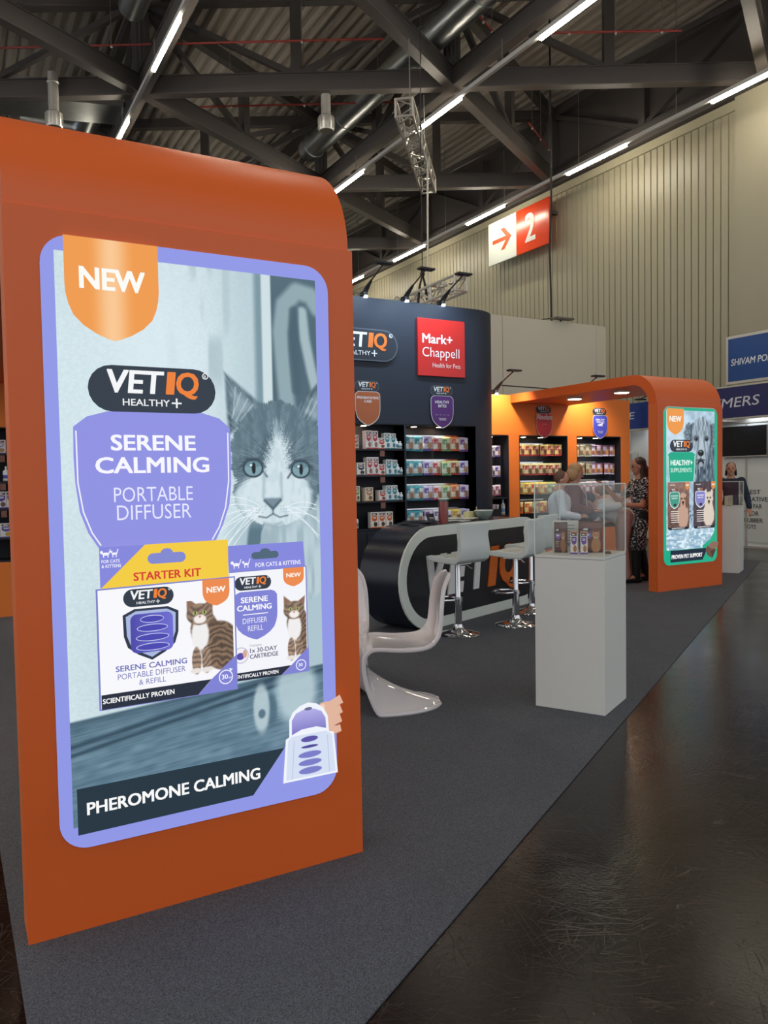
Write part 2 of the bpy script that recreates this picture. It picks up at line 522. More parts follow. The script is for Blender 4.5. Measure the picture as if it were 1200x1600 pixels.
class Print:
    """flat coloured print on the local XZ plane, facing -Y; later layers lie a hair in front"""
    def __init__(self, eps=0.0005):
        self.v = []; self.f = []; self.c = []; self.e = eps; self.L = 0

    def layer(self):
        self.L += 1

    def poly(self, pts, c, grad=None, up=True):
        if up: self.L += 1
        o = len(self.v)
        y = -self.L*self.e
        c0 = lin(c)
        for p in pts:
            self.v.append((p[0], y, p[1]))
            if grad:
                t = grad[1](p)
                c1 = lin(grad[0])
                self.c.append(tuple(a*(1-t)+b*t for a, b in zip(c0, c1)))
            else:
                self.c.append(c0)
        self.f.append(tuple(range(o, o+len(pts))))

    def line(self, pts, w, c, closed=False):
        self.L += 1
        P = [Vector(p) for p in pts]
        n = len(P)
        for i in range(n if closed else n-1):
            a = P[i]; b = P[(i+1) % n]
            d = (b-a)
            if d.length < 1e-6: continue
            d.normalize(); s = Vector((-d.y, d.x))*(w/2)
            self.poly([a-s-d*w*.25, b-s+d*w*.25, b+s+d*w*.25, a+s-d*w*.25], c, up=False)

    def ell(self, cx, cy, rx, ry, c, n=24, rot=0.0):
        cr, sr = math.cos(rot), math.sin(rot)
        self.poly([(cx+rx*math.cos(t)*cr-ry*math.sin(t)*sr, cy+rx*math.cos(t)*sr+ry*math.sin(t)*cr) for t in [2*PI*i/n for i in range(n)]], c)

    def text(self, s, x, z, w, h, c, bold=0.0, shear=0.0, slope=0.0, fit=True):
        """baseline starts at (x, z); w is the width, h the cap height"""
        extra = max(0.0, bold)*1.7
        vs, fs = text_geo(s, min(bold, 0.0))
        if not fs: return
        self.L += 1
        W = vs[:, 0].max()
        cl = lin(c)
        sx = (w-extra*h)/W if fit and w else h
        ez = extra*0.55; q = 1-ez if extra > 0 else 1
        for k, (dx, dz) in enumerate(((0, 0), (extra, 0), (0, ez), (extra, ez), (extra/2, ez/2)) if extra > 0 else ((0, 0),)):
            o = len(self.v); y = -(self.L+0.15*k)*self.e
            for a, b in vs:
                self.v.append((x+dx*h+a*sx+b*h*shear, y, z+dz*h+b*q*h+slope*a*sx)); self.c.append(cl)
            self.f += [tuple(i+o for i in f) for f in fs]

    def grid(self, x0, z0, x1, z1, nx, nz, fn, mask=None):
        """finely divided patch, colour from fn(X, Z) -> Nx3 in sRGB 0..255"""
        self.L += 1
        o = len(self.v); y = -self.L*self.e
        X, Z = np.meshgrid(np.linspace(x0, x1, nx), np.linspace(z0, z1, nz))
        X = X.ravel(); Z = Z.ravel()
        C = np.clip(fn(X, Z), 0, 255)/255.0
        C = np.where(C <= 0.04045, C/12.92, ((C+0.055)/1.055)**2.4)
        self.v += list(zip(X.tolist(), [y]*len(X), Z.tolist()))
        self.c += [tuple(r) for r in C.tolist()]
        keep = mask(X, Z).reshape(nz, nx) if mask else None
        for j in range(nz-1):
            r = o+j*nx
            for i in range(nx-1):
                if keep is None or (keep[j, i] and keep[j+1, i+1]):
                    self.f.append((r+i, r+i+1, r+nx+i+1, r+nx+i))

    def build(self, name, m='print', parent=None, loc=None, rz=None):
        me = bpy.data.meshes.new(name)
        me.from_pydata(self.v, [], self.f)
        at = me.color_attributes.new('Col', 'FLOAT_COLOR', 'POINT')
        a = np.ones((len(self.v), 4), dtype=np.float32); a[:, :3] = self.c
        at.data.foreach_set('color', a.ravel())
        me.materials.append(MT[m])
        o = bpy.data.objects.new(name, me)
        COL.objects.link(o)
        if parent is not None: o.parent = parent
        if loc is not None: o.location = loc
        if rz is not None: o.rotation_euler = (0, 0, rz)
        return o


def vnoise(X, Z, sx, sz, seed=0):
    r = np.random.RandomState(seed)
    T = r.rand(64, 64)
    a = X*sx + 7.3; b = Z*sz + 3.1
    i = np.floor(a).astype(int); j = np.floor(b).astype(int)
    fx = a-i; fz = b-j
    fx = fx*fx*(3-2*fx); fz = fz*fz*(3-2*fz)
    g = lambda p, q: T[p % 64, q % 64]
    return (g(i, j)*(1-fx)+g(i+1, j)*fx)*(1-fz) + (g(i, j+1)*(1-fx)+g(i+1, j+1)*fx)*fz


def sstep(a, b, x):
    t = np.clip((x-a)/(b-a), 0, 1)
    return t*t*(3-2*t)


def blend(C, c, m):
    return C*(1-m[:, None]) + np.array(c, float)[None, :]*m[:, None]


def seg_d(X, Z, pts):
    D = np.full(X.shape, 9.0)
    for (x0, z0), (x1, z1) in zip(pts[:-1], pts[1:]):
        dx, dz = x1-x0, z1-z0
        t = np.clip(((X-x0)*dx+(Z-z0)*dz)/(dx*dx+dz*dz), 0, 1)
        D = np.minimum(D, np.hypot(X-x0-t*dx, Z-z0-t*dz))
    return D


def eld(X, Z, cx, cz, rx, rz):
    return np.hypot((X-cx)/rx, (Z-cz)/rz)


def tri_mask(X, Z, p, soft):
    s = []
    for (x0, z0), (x1, z1) in ((p[0], p[1]), (p[1], p[2]), (p[2], p[0])):
        L = math.hypot(x1-x0, z1-z0)
        s.append(((X-x0)*(z1-z0)-(Z-z0)*(x1-x0))/L)
    s = np.array(s)
    m = np.maximum(s.min(0), (-s).min(0))
    return sstep(-soft, soft, m)


# ------------------------------------------------------------------ logo pieces (the marks printed on the stand)
def pill_pts(cx, cz, w, h, n=10):
    r = h/2
    return arc(cx+w/2-r, cz, r, -90, 90, n) + arc(cx-w/2+r, cz, r, 90, 270, n)


def vetiq(P, cx, cz, w, pill='2c3644', rim=None, simple=False):
    h = w*0.36
    if pill:
        if rim:
            P.poly(pill_pts(cx, cz, w*1.03, h*1.08), rim)
        P.poly(pill_pts(cx, cz, w, h), pill)
    x = cx-w*0.375; z = cz-h*0.09; ch = h*0.50
    P.text('VET', x, z, w*0.44, ch, 'f4f6f7', 0.045, 0.10)
    P.text('I', x+w*0.466, z, w*0.066, ch, 'ee8033', 0.05, 0.10)
    P.text('Q', x+w*0.545, z, w*0.185, ch, 'ee8033', 0.045, 0.06)
    P.ell(x+w*0.79, z+ch*0.88, w*0.026, w*0.026, 'f0f0f0', 12)
    P.ell(x+w*0.79, z+ch*0.88, w*0.019, w*0.019, pill or '2c3644', 12)
    if not simple:
        P.text('R', x+w*0.779, z+ch*0.78, w*0.02, w*0.026, 'f0f0f0', 0.01)
    P.text('HEALTHY', cx-w*0.245, cz-h*0.36, w*0.365, h*0.145, 'f0f2f4', 0.02)
    P.poly([(cx+w*0.135, cz-h*0.30), (cx+w*0.215, cz-h*0.30), (cx+w*0.215, cz-h*0.265), (cx+w*0.135, cz-h*0.265)], 'f0f2f4')
    P.poly([(cx+w*0.168, cz-h*0.39), (cx+w*0.182, cz-h*0.39), (cx+w*0.182, cz-h*0.175), (cx+w*0.168, cz-h*0.175)], 'f0f2f4')


SH_CURVE = [(1.0, 0.47), (0.985, 0.56), (0.935, 0.66), (0.84, 0.765), (0.64, 0.860), (0.38, 0.935), (0.15, 0.98), (0.0, 1.0)]


def shield_pts(cx, top, w, h):
    """flat top, straight flanks, sides curving in to a point"""
    r = w/2
    pts = [(cx-r, top)] + [(cx-r*a, top-h*b) for a, b in SH_CURVE]
    return pts + [(2*cx-a, b) for a, b in pts[:-1]][::-1]


def badge_pts(cx, top, w, h, n=7):
    """shield with chamfered shoulders"""
    r = w/2
    left = [(cx-r*0.72, top), (cx-r*0.90, top-h*0.035), (cx-r, top-h*0.10)] + [(cx-r*a, top-h*b) for a, b in SH_CURVE]
    return left + [(2*cx-a, b) for a, b in left[:-1]][::-1]


# ================================================================== SETTING
fl = MB().box(-14, 18, -8, 34, -0.05, 0.0).build('floor', 'floor')
tag(fl, kind='structure')

# carpet of the stand: left edge along X=0.147, front edge cut diagonally
cp = MB().prism([(0.147, 1.38), (11.9, 8.317), (11.9, 12.2), (-3.2, 12.2), (-3.2, 10.3), (0.147, 10.3)], 0.0005, 0.006).build('stand_carpet', 'carpet')
tag(cp, 'dark grey felt carpet laid across the exhibition stand over the polished floor', 'carpet')

# right hall wall: base sheet, one cladding panel per rib, flat end panels
wr = MB().box(15.56, 15.8, 2, 34, 0, 9.9).build('wall_right', 'wall_groove')
tag(wr, kind='structure')
pm = MB()
prof = [(0.008, 15.57), (0.010, 15.515), (0.018, 15.50), (0.180, 15.50), (0.188, 15.515), (0.190, 15.57)]
pm.prism([(b, a) for a, b in prof], 0.0, 9.45, 'z')
p0 = pm.build('cladding_panel', 'wall', wr)
p0.location = (0, 11.45, 0)
for i in range(1, 100):
    c = p0.copy(); COL.objects.link(c); c.location = (0, 11.45+0.2*i, 0)
MB().box(15.44, 15.56, 11.45, 34, 9.45, 9.66).build('wall_capping', 'wall', wr)
for i in range(3):
    MB().box(15.40, 15.56, 11.43-2.9*(i+1), 11.43-2.9*i-0.01, 0, 9.85).build('flat_panel', 'wall_flat', wr)
MB().box(15.5, 15.56, 2, 34, 9.66, 12.2).build('wall_upper_band', 'steel', wr)
wb = MB().box(-14, 18, 33.6, 34, 0, 12.2).build('wall_back', 'steel')
tag(wb, kind='structure')

# roof: corrugated deck and triangular truss grid
dk = MB()
pts = []
x = -12.0
while x < 17:
    pts += [(x, 11.9), (x+0.10, 11.9), (x+0.14, 11.99), (x+0.24, 11.99)]
    x += 0.28
n = len(pts)
dk.add([(a, -6, b) for a, b in pts] + [(a, 34, b) for a, b in pts], [(i, i+1, i+1+n, i+n) for i in range(n-1)])
ceil = dk.build('ceiling', 'deck')
tag(ceil, kind='structure')

LEN = 6.6
tr_meshes = {}


def truss_parts(parent):
    """one bay of roof truss along local +Y: two chords, posts, braces, each a sub-part"""
    if not tr_meshes:
        L = LEN
        b = MB()
        b.box(-0.11, 0.11, 0, L, 9.70, 9.725, 1).box(-0.10, 0.10, 0, L, 9.725, 10.06).box(-0.13, 0.13, 0, L, 10.06, 10.085)
        tr_meshes['bottom_chord'] = b.build('bottom_chord', ['steel', 'steel_lip_lit'], parent)
        tr_meshes['top_chord'] = MB().box(-0.1, 0.1, 0, L, 11.55, 11.80).build('top_chord', 'steel', parent)
        tr_meshes['post'] = MB().box(-0.09, 0.09, L/2-0.11, L/2+0.11, 10.08, 11.56).build('post', 'steel', parent)
        tr_meshes['node_post'] = MB().box(-0.13, 0.13, -0.13, 0.13, 9.74, 11.8).build('node_post', 'steel', parent)
        tr_meshes['brace'] = MB().bar((0, 0.1, 11.6), (0, L/2-0.1, 10.1), 0.12, 0.12).build('brace', 'steel', parent)
        o = MB().bar((0, L-0.1, 11.6), (0, L/2+0.1, 10.1), 0.12, 0.12).build('brace', 'steel', parent)
        tr_meshes['brace2'] = o
        return
    for k, o in tr_meshes.items():
        c = o.copy(); COL.objects.link(c); c.parent = parent


H3 = LEN*math.sqrt(3)/2
nodes = []
for i in range(-3, 2):
    for j in range(-4, 4):
        nodes.append((9.7+i*H3, 14.0+(j+(0.5 if i % 2 else 0))*LEN))
for (nx, ny) in nodes:
    for az in (0, 60, 120):
        a = math.radians(az)
        ex, ey = nx+LEN*math.sin(a), ny+LEN*math.cos(a)
        if min(nx, ex) < -4 or max(nx, ex) > 15.6 or min(ny, ey) < 3 or max(ny, ey) > 34:
            continue
        t = bpy.data.objects.new('roof_truss', None); COL.objects.link(t)
        t.parent = ceil; t.location = (nx, ny, 0); t.rotation_euler = (0, 0, -a)
        truss_parts(t)

# strip lights: trunking hung on wires, lit tubes at intervals
DUMMY = None
for (X, lit, lab) in ((3.70, [(5, 7), (9.2, 11.1), (13.25, 15.12), (17.45, 19.3), (21.7, 23.6), (26, 27.9), (30.3, 32.2)],
                       'hanging strip light line with long white tubes above the near orange portal'),
                      (9.46, [(4.8, 6.7), (9.1, 10.92), (13.36, 15.13), (17.65, 19.5), (22.0, 23.9), (26.3, 28.2), (30.6, 32.5)],
                       'hanging strip light line crossing above the tilted lighting truss'),
                      (14.22, [(4.6, 6.6), (8.9, 11.09), (13.43, 15.42), (18.01, 19.84), (22.28, 24.29), (26.66, 28.6), (31, 33)],
                       'hanging strip light line running close beside the beige hall wall')):
    t = thing('strip_light', lab, 'strip light', (X, 5, 9.2))
    MB().box(X-0.035, X+0.035, 4, 33.4, 9.23, 9.31).build('trunking', 'trunk', t, loc=(-X, -5, -9.2))
    for (a, b) in lit:
        MB().box(X-0.03, X+0.03, a, b, 9.17, 9.232).build('tube', 'tube', t, loc=(-X, -5, -9.2))
    for y in range(6, 34, 3):
        MB().tube([(X, y, 9.3), (X, y, 9.72 if X != 14.22 else 11.9)], 0.008, 5).build('suspension_wire', 'wire', t, loc=(-X, -5, -9.2))

# the hall goes on to the left with more of the same lights (outside the frame, they light the aisle)
for (X, lab) in ((-2.1, 'hanging strip light line out over the left aisle'),
                 (-7.8, 'hanging strip light line far over the left side of the hall')):
    t = thing('strip_light', lab, 'strip light', (X, 0, 9.2))
    MB().box(-0.035, 0.035, -6, 33.4, 0.03, 0.11).build('trunking', 'trunk', t)
    for y in (-4, 0.4, 4.8, 9.2, 13.5):
        MB().box(-0.03, 0.03, y, y+2, -0.03, 0.032).build('tube', 'tube', t)

# ducts
t = thing('air_duct', 'round silver ventilation duct running slantwise under the roof, centre', 'duct', (9.05, 8, 10.5))
MB().tube([(0, -1, 0), (0, 12, 0)], 0.30, 20).build('pipe', 'duct', t, smooth=True)
for k in range(7):
    MB().tube([(0, 0.2+1.9*k, 0), (0, 0.26+1.9*k, 0)], 0.318, 20).build('joint_ring', 'duct', t, smooth=True)
t = thing('air_duct', 'silver ventilation duct with a bend above the near orange portal', 'duct', (3.4, 8, 10.4))
MB().tube([(0, -1, 0), (0, 7.4, 0)], 0.25, 18).build('pipe', 'duct', t, smooth=True)
MB().tube([(0, 11.0, 0), (0, 12.6, 0), (-0.1, 12.95, -0.02), (-0.35, 13.1, -0.04), (-1.5, 13.1, -0.05)], 0.30, 18).build('bend', 'duct', t, smooth=True)
for k in range(4):
    MB().tube([(0, 0.3+1.9*k, 0), (0, 0.35+1.9*k, 0)], 0.265, 18).build('joint_ring', 'duct', t, smooth=True)
t = thing('air_duct', 'wide grey rectangular duct at the far upper left of the roof', 'duct', (-0.5, 20, 10.4))
MB().bar((-3.5, 1.6, 0), (4.5, -1.0, -0.2), 1.0, 0.45).build('pipe', 'duct', t)

# cylindrical air outlets
for (x, y, lab) in ((7.42, 15.45, 'hanging cylindrical air outlet with a finned drum, in mid roof'),
                    (2.29, 17.9, 'hanging cylindrical air outlet behind the top of the near portal')):
    t = thing('air_outlet', lab, 'vent', (x, y, 8.95))
    MB().tube([(0, 0, 0.28), (0, 0, 1.12)], 0.105, 16).build('neck', 'alu', t, smooth=True)
    MB().lathe([(0.02, 0.02), (0.15, 0.0), (0.165, 0.03), (0.165, 0.29), (0.11, 0.33)], 20).build('drum', 'alu', t, smooth=True)
    for k in range(12):
        a = 2*PI*k/12
        MB().box(0.16, 0.18, -0.008, 0.008, 0.03, 0.28).build('fin', 'alu', t, rz=a)
    MB().lathe([(0.11, 0), (0.125, 0.02), (0.11, 0.05)], 16, (0, 0, 0.9)).build('collar', 'alu', t, smooth=True)

# red sprinkler pipes
for (a, b, lab) in (((-1.5, 19.55, 10.35), (8.06, 14.02, 10.35), 'long thin red sprinkler pipe nearest under the roof'),
                    ((5.6, 18.55, 10.35), (9.9, 16.05, 10.35), 'thin red sprinkler pipe further back in mid roof'),
                    ((8.95, 12.3, 10.35), (9.98, 12.86, 10.35), 'short red pipe stub to the left of the middle strip light'),
                    ((13.1, 15.6, 10.35), (14.9, 16.75, 10.35), 'red pipe slanting under the roof right of the middle strip light'),
                    ((10.9, 12.3, 10.35), (13.2, 11.0, 10.35), 'red pipe high at the right over the beige wall')):
    t = thing('sprinkler_pipe', lab, 'pipe', a)
    v = Vector(b)-Vector(a)
    MB().tube([(0, 0, 0), v], 0.022, 8).build('pipe', 'red_pipe', t, smooth=True)
    for k in (0.15, 0.5, 0.85):
        p = v*k
        MB().tube([p, p+Vector((0, 0, 1.4))], 0.008, 5).build('hanger', 'wire', t)
        MB().lathe([(0.012, 0), (0.03, -0.03), (0.012, -0.06)], 8, p).build('sprinkler_head', 'alu', t)


def box_truss(name, lab, a, b, w=0.3, bays=9):
    """square aluminium lattice truss: four chords and zigzag braces"""
    a = Vector(a); b = Vector(b); d = (b-a).normalized(); L = (b-a).length
    s = d.cross(Vector((0, 0, 1))).normalized(); u = s.cross(d)
    t = thing(name, lab, 'truss', a)
    co = [(-1, -1), (1, -1), (1, 1), (-1, 1)]
    h = w/2
    for (p, q) in co:
        o = s*(p*h)+u*(q*h)
        MB().tube([o, o+d*L], 0.024, 8).build('chord', 'alu', t, smooth=True)
    for k in range(bays):
        z0 = L*k/bays; z1 = L*(k+1)/bays
        for i in range(4):
            p = co[i]; q = co[(i+1) % 4]
            P = s*(p[0]*h)+u*(p[1]*h); Q = s*(q[0]*h)+u*(q[1]*h)
            x, y = (P, Q) if k % 2 else (Q, P)
            MB().tube([x+d*z0, y+d*z1], 0.015, 5).build('brace', 'alu', t)
    for k in (0, bays//3, 2*bays//3, bays):
        e = MB(); z = L*k/bays
        for i in range(4):
            p = co[i]; q = co[(i+1) % 4]
            e.tube([s*(p[0]*h)+u*(p[1]*h)+d*z, s*(q[0]*h)+u*(q[1]*h)+d*z], 0.02, 6)
        e.build('end_frame', 'alu', t)
    return t


box_truss('lighting_truss', 'silver lattice truss hanging aslant high beneath the roof', (7.28, 12.0, 8.0), (9.68, 14.95, 8.0), 0.30, 12)
box_truss('lighting_truss', 'silver lattice truss peeping over the top of the black display wall', (7.39, 10.5, 4.62), (7.34, 13.3, 4.55), 0.24, 8)
tag(MB().tube([(7.9, 12.8, 8.15), (7.9, 12.8, 9.72)], 0.012, 6).build('truss_wire', 'wire'), 'left steel wire holding up the slanting high truss', 'wire')
tag(MB().tube([(9.3, 14.5, 8.15), (9.3, 14.5, 9.72)], 0.012, 6).build('truss_wire', 'wire'), 'right steel wire holding up the slanting high truss', 'wire')
tag(MB().tube([(8.363, 13.0, 4.7), (8.401, 13.0, 7.6), (8.40, 13.2, 8.0)], 0.018, 6).build('hanging_pole', 'alu'),
    'pale straight pole hanging from the high truss down towards the black wall', 'pole')
t = thing('cable_hanger', 'black rigging hook and strap above the black display wall', 'hoist', (7.36, 11.6, 4.75))
MB().tube([(0, 0, 0.25), (0.0, 0, 2.4), (0.1, 0.1, 5.0)], 0.009, 5).build('cable', 'cable', t)
MB().tube([(-0.1, 0, -0.25), (-0.06, 0, 0.05), (0, 0, 0.27), (0.06, 0, 0.05), (0.1, 0, -0.25)], 0.022, 8).build('strap', 'cable', t)
MB().lathe([(0.02, 0), (0.045, 0.05), (0.02, 0.12)], 10, (0, 0, 0.22)).build('hook', 'cable', t)
tag(MB().tube([(12.04, 13.6, 4.75), (12.03, 13.6, 5.6), (12.0, 13.6, 6.6), (12.06, 13.6, 7.6), (12.05, 13.6, 11.9)], 0.022, 8).build('power_cable', 'cable', smooth=True),
    'black power cable dropping from the roof past the red number sign', 'cable')

# direction sign on the wall: arrow and number 2
t = thing('hall_sign', 'double sign on the hall wall, orange arrow on white and white 2 on red', 'sign', (15.0, 18.4, 8.0))
MB().box(0.0, 0.06, 0.055, 1.40, 0, 1.28).build('arrow_panel', 'sign_white', t, bevel=0.01)
MB().box(0.0, 0.06, -1.40, 0.045, 0, 1.28).build('number_panel', 'sign_red', t, bevel=0.01)
MB().box(0.06, 0.5, -1.2, -1.1, 0.9, 1.0).box(0.06, 0.5, 1.1, 1.2, 0.9, 1.0).build('bracket', 'steel', t)
P = Print(0.003)
P.poly([(0.22, 0.60), (0.86, 0.60), (0.62, 0.34), (0.80, 0.34), (1.14, 0.66), (0.80, 0.98), (0.62, 0.98), (0.86, 0.72), (0.22, 0.72)], 'e0562a')
pr = P.build('arrow', 'print', t, loc=(-0.004, 1.40, 0), rz=-PI/2)
P = Print(0.003)
P.text('2', 0.40, 0.26, 0.46, 0.80, 'ecece6', 0.03)
P.build('number', 'print', t, loc=(-0.004, 0.045, 0), rz=-PI/2)

# ================================================================== PORTALS
def poster_frame(P, c, w=1.01, h=2.015):
    P.poly(rrect(0, 0, w, h, 0.095), c)


def new_flag(P, cx, top, w, h, c='ef9a4a', tw=0.7, text=True, hi=None):
    pts = shield_pts(cx, top, w, h)
    P.poly(pts, c)
    if hi:
        def low(u):
            u = abs(u)*2
            c_ = SH_CURVE[::-1]
            return top-h*float(np.interp(u, [q[0] for q in c_], [q[1] for q in c_]))
        for k in range(24):
            a = -0.26+0.02*k; s = math.cos((a+0.02)/0.26*PI/2)**2 if abs(a+0.02) < 0.26 else 0
            col = tuple(p+(q-p)*s*0.62 for p, q in zip((239, 154, 74), (255, 226, 190)))
            P.poly([(cx+w*a, low(a)), (cx+w*(a+0.02), low(a+0.02)), (cx+w*(a+0.02), top), (cx+w*a, top)], col, up=(k == 0))
    if text:
        P.text('NEW', cx-w*tw/2, top-h*0.50, w*tw, h*0.215, 'fbfaf5', 0.05)


def tabby(X, Z, bx, bz, s, bgc=(250, 250, 252)):
    """small sitting tabby, drawn in a box s high whose foot is at bz"""
    x = (X-bx)/s; z = (Z-bz)/s
    C = np.tile(np.array(bgc, float), (len(X), 1))
    st = 0.5+0.5*np.sin((z*1.0+0.10*np.sin(x*8)+0.10*(vnoise(X, Z, 45, 45, 3)-0.5))*75+x*14)
    st = st*0.75+0.25*vnoise(X, Z, 220, 90, 6)
    body = 1-sstep(0.93, 1.03, eld(x, z, 0.60-0.10*(z-0.3), 0.34, 0.31, 0.36))
    fur = np.array((150, 122, 98), float)[None]*(1-st[:, None])+np.array((74, 60, 52), float)[None]*st[:, None]
    C = C*(1-body[:, None])+fur*body[:, None]
    neck = 1-sstep(0.9, 1.05, eld(x, z, 0.36, 0.60, 0.20, 0.25))
    C = C*(1-neck[:, None])+fur*neck[:, None]
    chest = 1-sstep(0.8, 1.1, eld(x, z, 0.30, 0.52, 0.13, 0.24))
    C = blend(C, (240, 238, 238), chest)
    for cx in (0.24, 0.38):
        leg = 1-sstep(0.85, 1.05, eld(x, z, cx, 0.16, 0.07, 0.20))
        C = C*(1-leg[:, None])+(fur*1.1+20)*leg[:, None]
    for cx in (0.23, 0.39):
        C = blend(C, (232, 226, 220), 1-sstep(0.8, 1.05, eld(x, z, cx, 0.02, 0.085, 0.04)))
    ear1 = tri_mask(x, z, [(0.12, 0.86), (0.12, 1.06), (0.28, 0.93)], 0.01)
    ear2 = tri_mask(x, z, [(0.34, 0.93), (0.50, 1.04), (0.48, 0.84)], 0.01)
    for e in (ear1, ear2):
        C = blend(C, (140, 106, 88), e)
    head = 1-sstep(0.94, 1.04, eld(x, z, 0.30, 0.81, 0.19, 0.155))
    C = C*(1-head[:, None])+(fur+18)*head[:, None]
    C = blend(C, (244, 238, 234), 1-sstep(0.7, 1.1, eld(x, z, 0.30, 0.74, 0.10, 0.07)))
    for cx in (0.235, 0.365):
        C = blend(C, (176, 186, 110), 1-sstep(0.8, 1.1, eld(x, z, cx, 0.83, 0.036, 0.028)))
        C = blend(C, (20, 20, 20), 1-sstep(0.7, 1.1, eld(x, z, cx, 0.83, 0.013, 0.022)))
    C = blend(C, (200, 130, 110), 1-sstep(0.7, 1.1, eld(x, z, 0.30, 0.775, 0.022, 0.015)))
    return C


def cat_photo(X, Z):
    N = len(X)
    n1 = vnoise(X, Z, 3, 3, 1); n2 = vnoise(X, Z, 22, 9, 2); n3 = vnoise(X, Z, 160, 160, 4)
    C = np.zeros((N, 3)) + np.array((203, 222, 228), float)
    C += (n1-0.5)[:, None]*16 + (n3-0.5)[:, None]*10
    # brighter glow left of middle, soft smears of the plaster wall
    C = blend(C, (222, 238, 244), 0.6*np.exp(-((X-0.36)/0.18)**2-((Z-1.55)/0.5)**2))
    sm = np.exp(-((X-0.55)/0.10)**2)*sstep(1.45, 1.6, Z)*sstep(0.35, 0.8, vnoise(X, Z, 34, 6, 9))
    C = blend(C, (150, 172, 180), 0.55*sm)
    C = blend(C, (176, 198, 206), 0.6*sstep(0.50, 0.70, X)*sstep(1.2, 1.4, Z))
    # door frame and dark room with the blurred tail
    C = blend(C, (112, 140, 152), 0.85*sstep(0.700, 0.725, X)*(1-sstep(0.735, 0.745, X)))
    C = blend(C, (206, 222, 226), sstep(0.738, 0.746, X)*(1-sstep(0.772, 0.78, X)))
    dk_ = sstep(0.774, 0.782, X)
    C = blend(C, (66, 90, 104), dk_)
    C = blend(C, (92, 118, 130), dk_*0.6*vnoise(X, Z, 6, 4, 8))
    d = seg_d(X, Z, [(0.838, 1.45), (0.822, 1.62), (0.812, 1.76), (0.828, 1.86), (0.88, 1.915), (0.935, 1.905), (0.965, 1.86)])
    C = blend(C, (150, 174, 182), 0.9*dk_*(1-sstep(0.018, 0.045, d)))
    d = seg_d(X, Z, [(0.900, 1.84), (0.91, 1.74), (0.935, 1.62), (0.965, 1.50)])
    C = blend(C, (172, 194, 200), 0.9*dk_*(1-sstep(0.010, 0.030, d)))
    C = blend(C, (70, 94, 108), 0.75*(1-sstep(0.010, 0.028, seg_d(X, Z, [(0.868, 1.84), (0.862, 1.70), (0.872, 1.55)])))*dk_)
    # area right below the head: chest, blurred floor
    low = 1-sstep(1.02, 1.12, Z)
    C = blend(C, (172, 196, 206), low*sstep(0.55, 0.66, X))
    C = blend(C, (88, 116, 130), low*(1-sstep(0.9, 1.15, eld(X, Z, 0.72, 0.95, 0.055, 0.16))))
    # wooden skirting board, grain, dark joint lines
    top = 0.428+(X-0.054)*0.082
    wood = 1-sstep(-0.006, 0.006, Z-top)
    gr = vnoise(X, Z-0.12*X, 10, 190, 5)*0.6+vnoise(X, Z-0.12*X, 26, 60, 6)*0.4
    wc = np.array((96, 126, 144), float)[None]+(gr-0.5)[:, None]*46
    C = C*(1-wood[:, None])+wc*wood[:, None]
    for off, dpt, wd in ((0.0, 0.5, 0.010), (-0.082, 0.85, 0.010), (-0.110, 0.85, 0.008), (-0.020, 0.25, 0.02)):
        l = np.exp(-((Z-(top+off+0.10*(X-0.05)*(1 if off < -0.05 else 0)))/wd)**2)*wood
        C = blend(C, (44, 68, 84), l*dpt)
    C = blend(C, (182, 204, 212), sstep(0.10, 0.25, Z)*(1-sstep(0.46, 0.55, Z))*0.9*(1-sstep(0.7, 1.25, eld(X, Z, 0.845, 0.42, 0.085, 0.13))))
    C = blend(C, (70, 100, 116), 0.7*(1-sstep(0.6, 1.1, eld(X, Z, 0.742, 0.36, 0.028, 0.07)))*wood)
    C = blend(C, (196, 214, 220), 0.8*(1-sstep(0.7, 1.1, eld(X, Z, 0.705, 0.37, 0.035, 0.10))))
    C = blend(C, (66, 96, 112), 0.8*(1-sstep(0.6, 1.1, eld(X, Z, 0.706, 0.35, 0.016, 0.02))))
    # ---------------- cat head
    ang = np.arctan2(Z-1.27, X-0.79)
    rad = np.hypot(X-0.79, Z-1.27)
    furn = vnoise(ang*9, rad*14, 6, 1.6, 12)*0.6+vnoise(X, Z, 120, 50, 13)*0.4
    hm = np.zeros(N)
    edge = (furn-0.5)*0.10
    hm = np.maximum(hm, 1-sstep(0.98, 1.02, eld(X, Z, 0.795, 1.30, 0.185, 0.205)+edge))
    hm = np.maximum(hm, 1-sstep(0.98, 1.02, eld(X, Z, 0.785, 1.17, 0.165, 0.125)+edge))
    neck = (1-sstep(0.98, 1.05, eld(X, Z, 0.87, 0.97, 0.15, 0.22)+edge))
    C = blend(C, (186, 206, 214), neck*0.95)
    C = blend(C, (120, 146, 158), neck*0.8*sstep(0.2, 0.9, vnoise(X, Z, 70, 12, 21))*0.5)
    ear1 = tri_mask(X, Z, [(0.596, 1.600), (0.606, 1.380), (0.748, 1.478)], 0.009)
    ear2 = tri_mask(X, Z, [(0.870, 1.480), (0.985, 1.610), (1.00, 1.38)], 0.006)
    in1 = tri_mask(X, Z, [(0.616, 1.560), (0.630, 1.415), (0.712, 1.475)], 0.018)
    in2 = tri_mask(X, Z, [(0.905, 1.470), (0.972, 1.555), (1.0, 1.40)], 0.018)
    fine = vnoise(ang*30, rad*18, 6, 2.0, 17)
    fur = np.array((98, 121, 133), float)[None]+((furn-0.5)*66+(fine-0.5)*46)[:, None]
    for e, i_ in ((ear1, in1), (ear2, in2)):
        C = C*(1-e[:, None])+(fur-8)*e[:, None]
        C = blend(C, (150, 172, 182), i_*0.85)
        C = blend(C, (96, 118, 130), i_*0.7*sstep(0.5, 0.9, vnoise(X, Z, 60, 20, 31)))
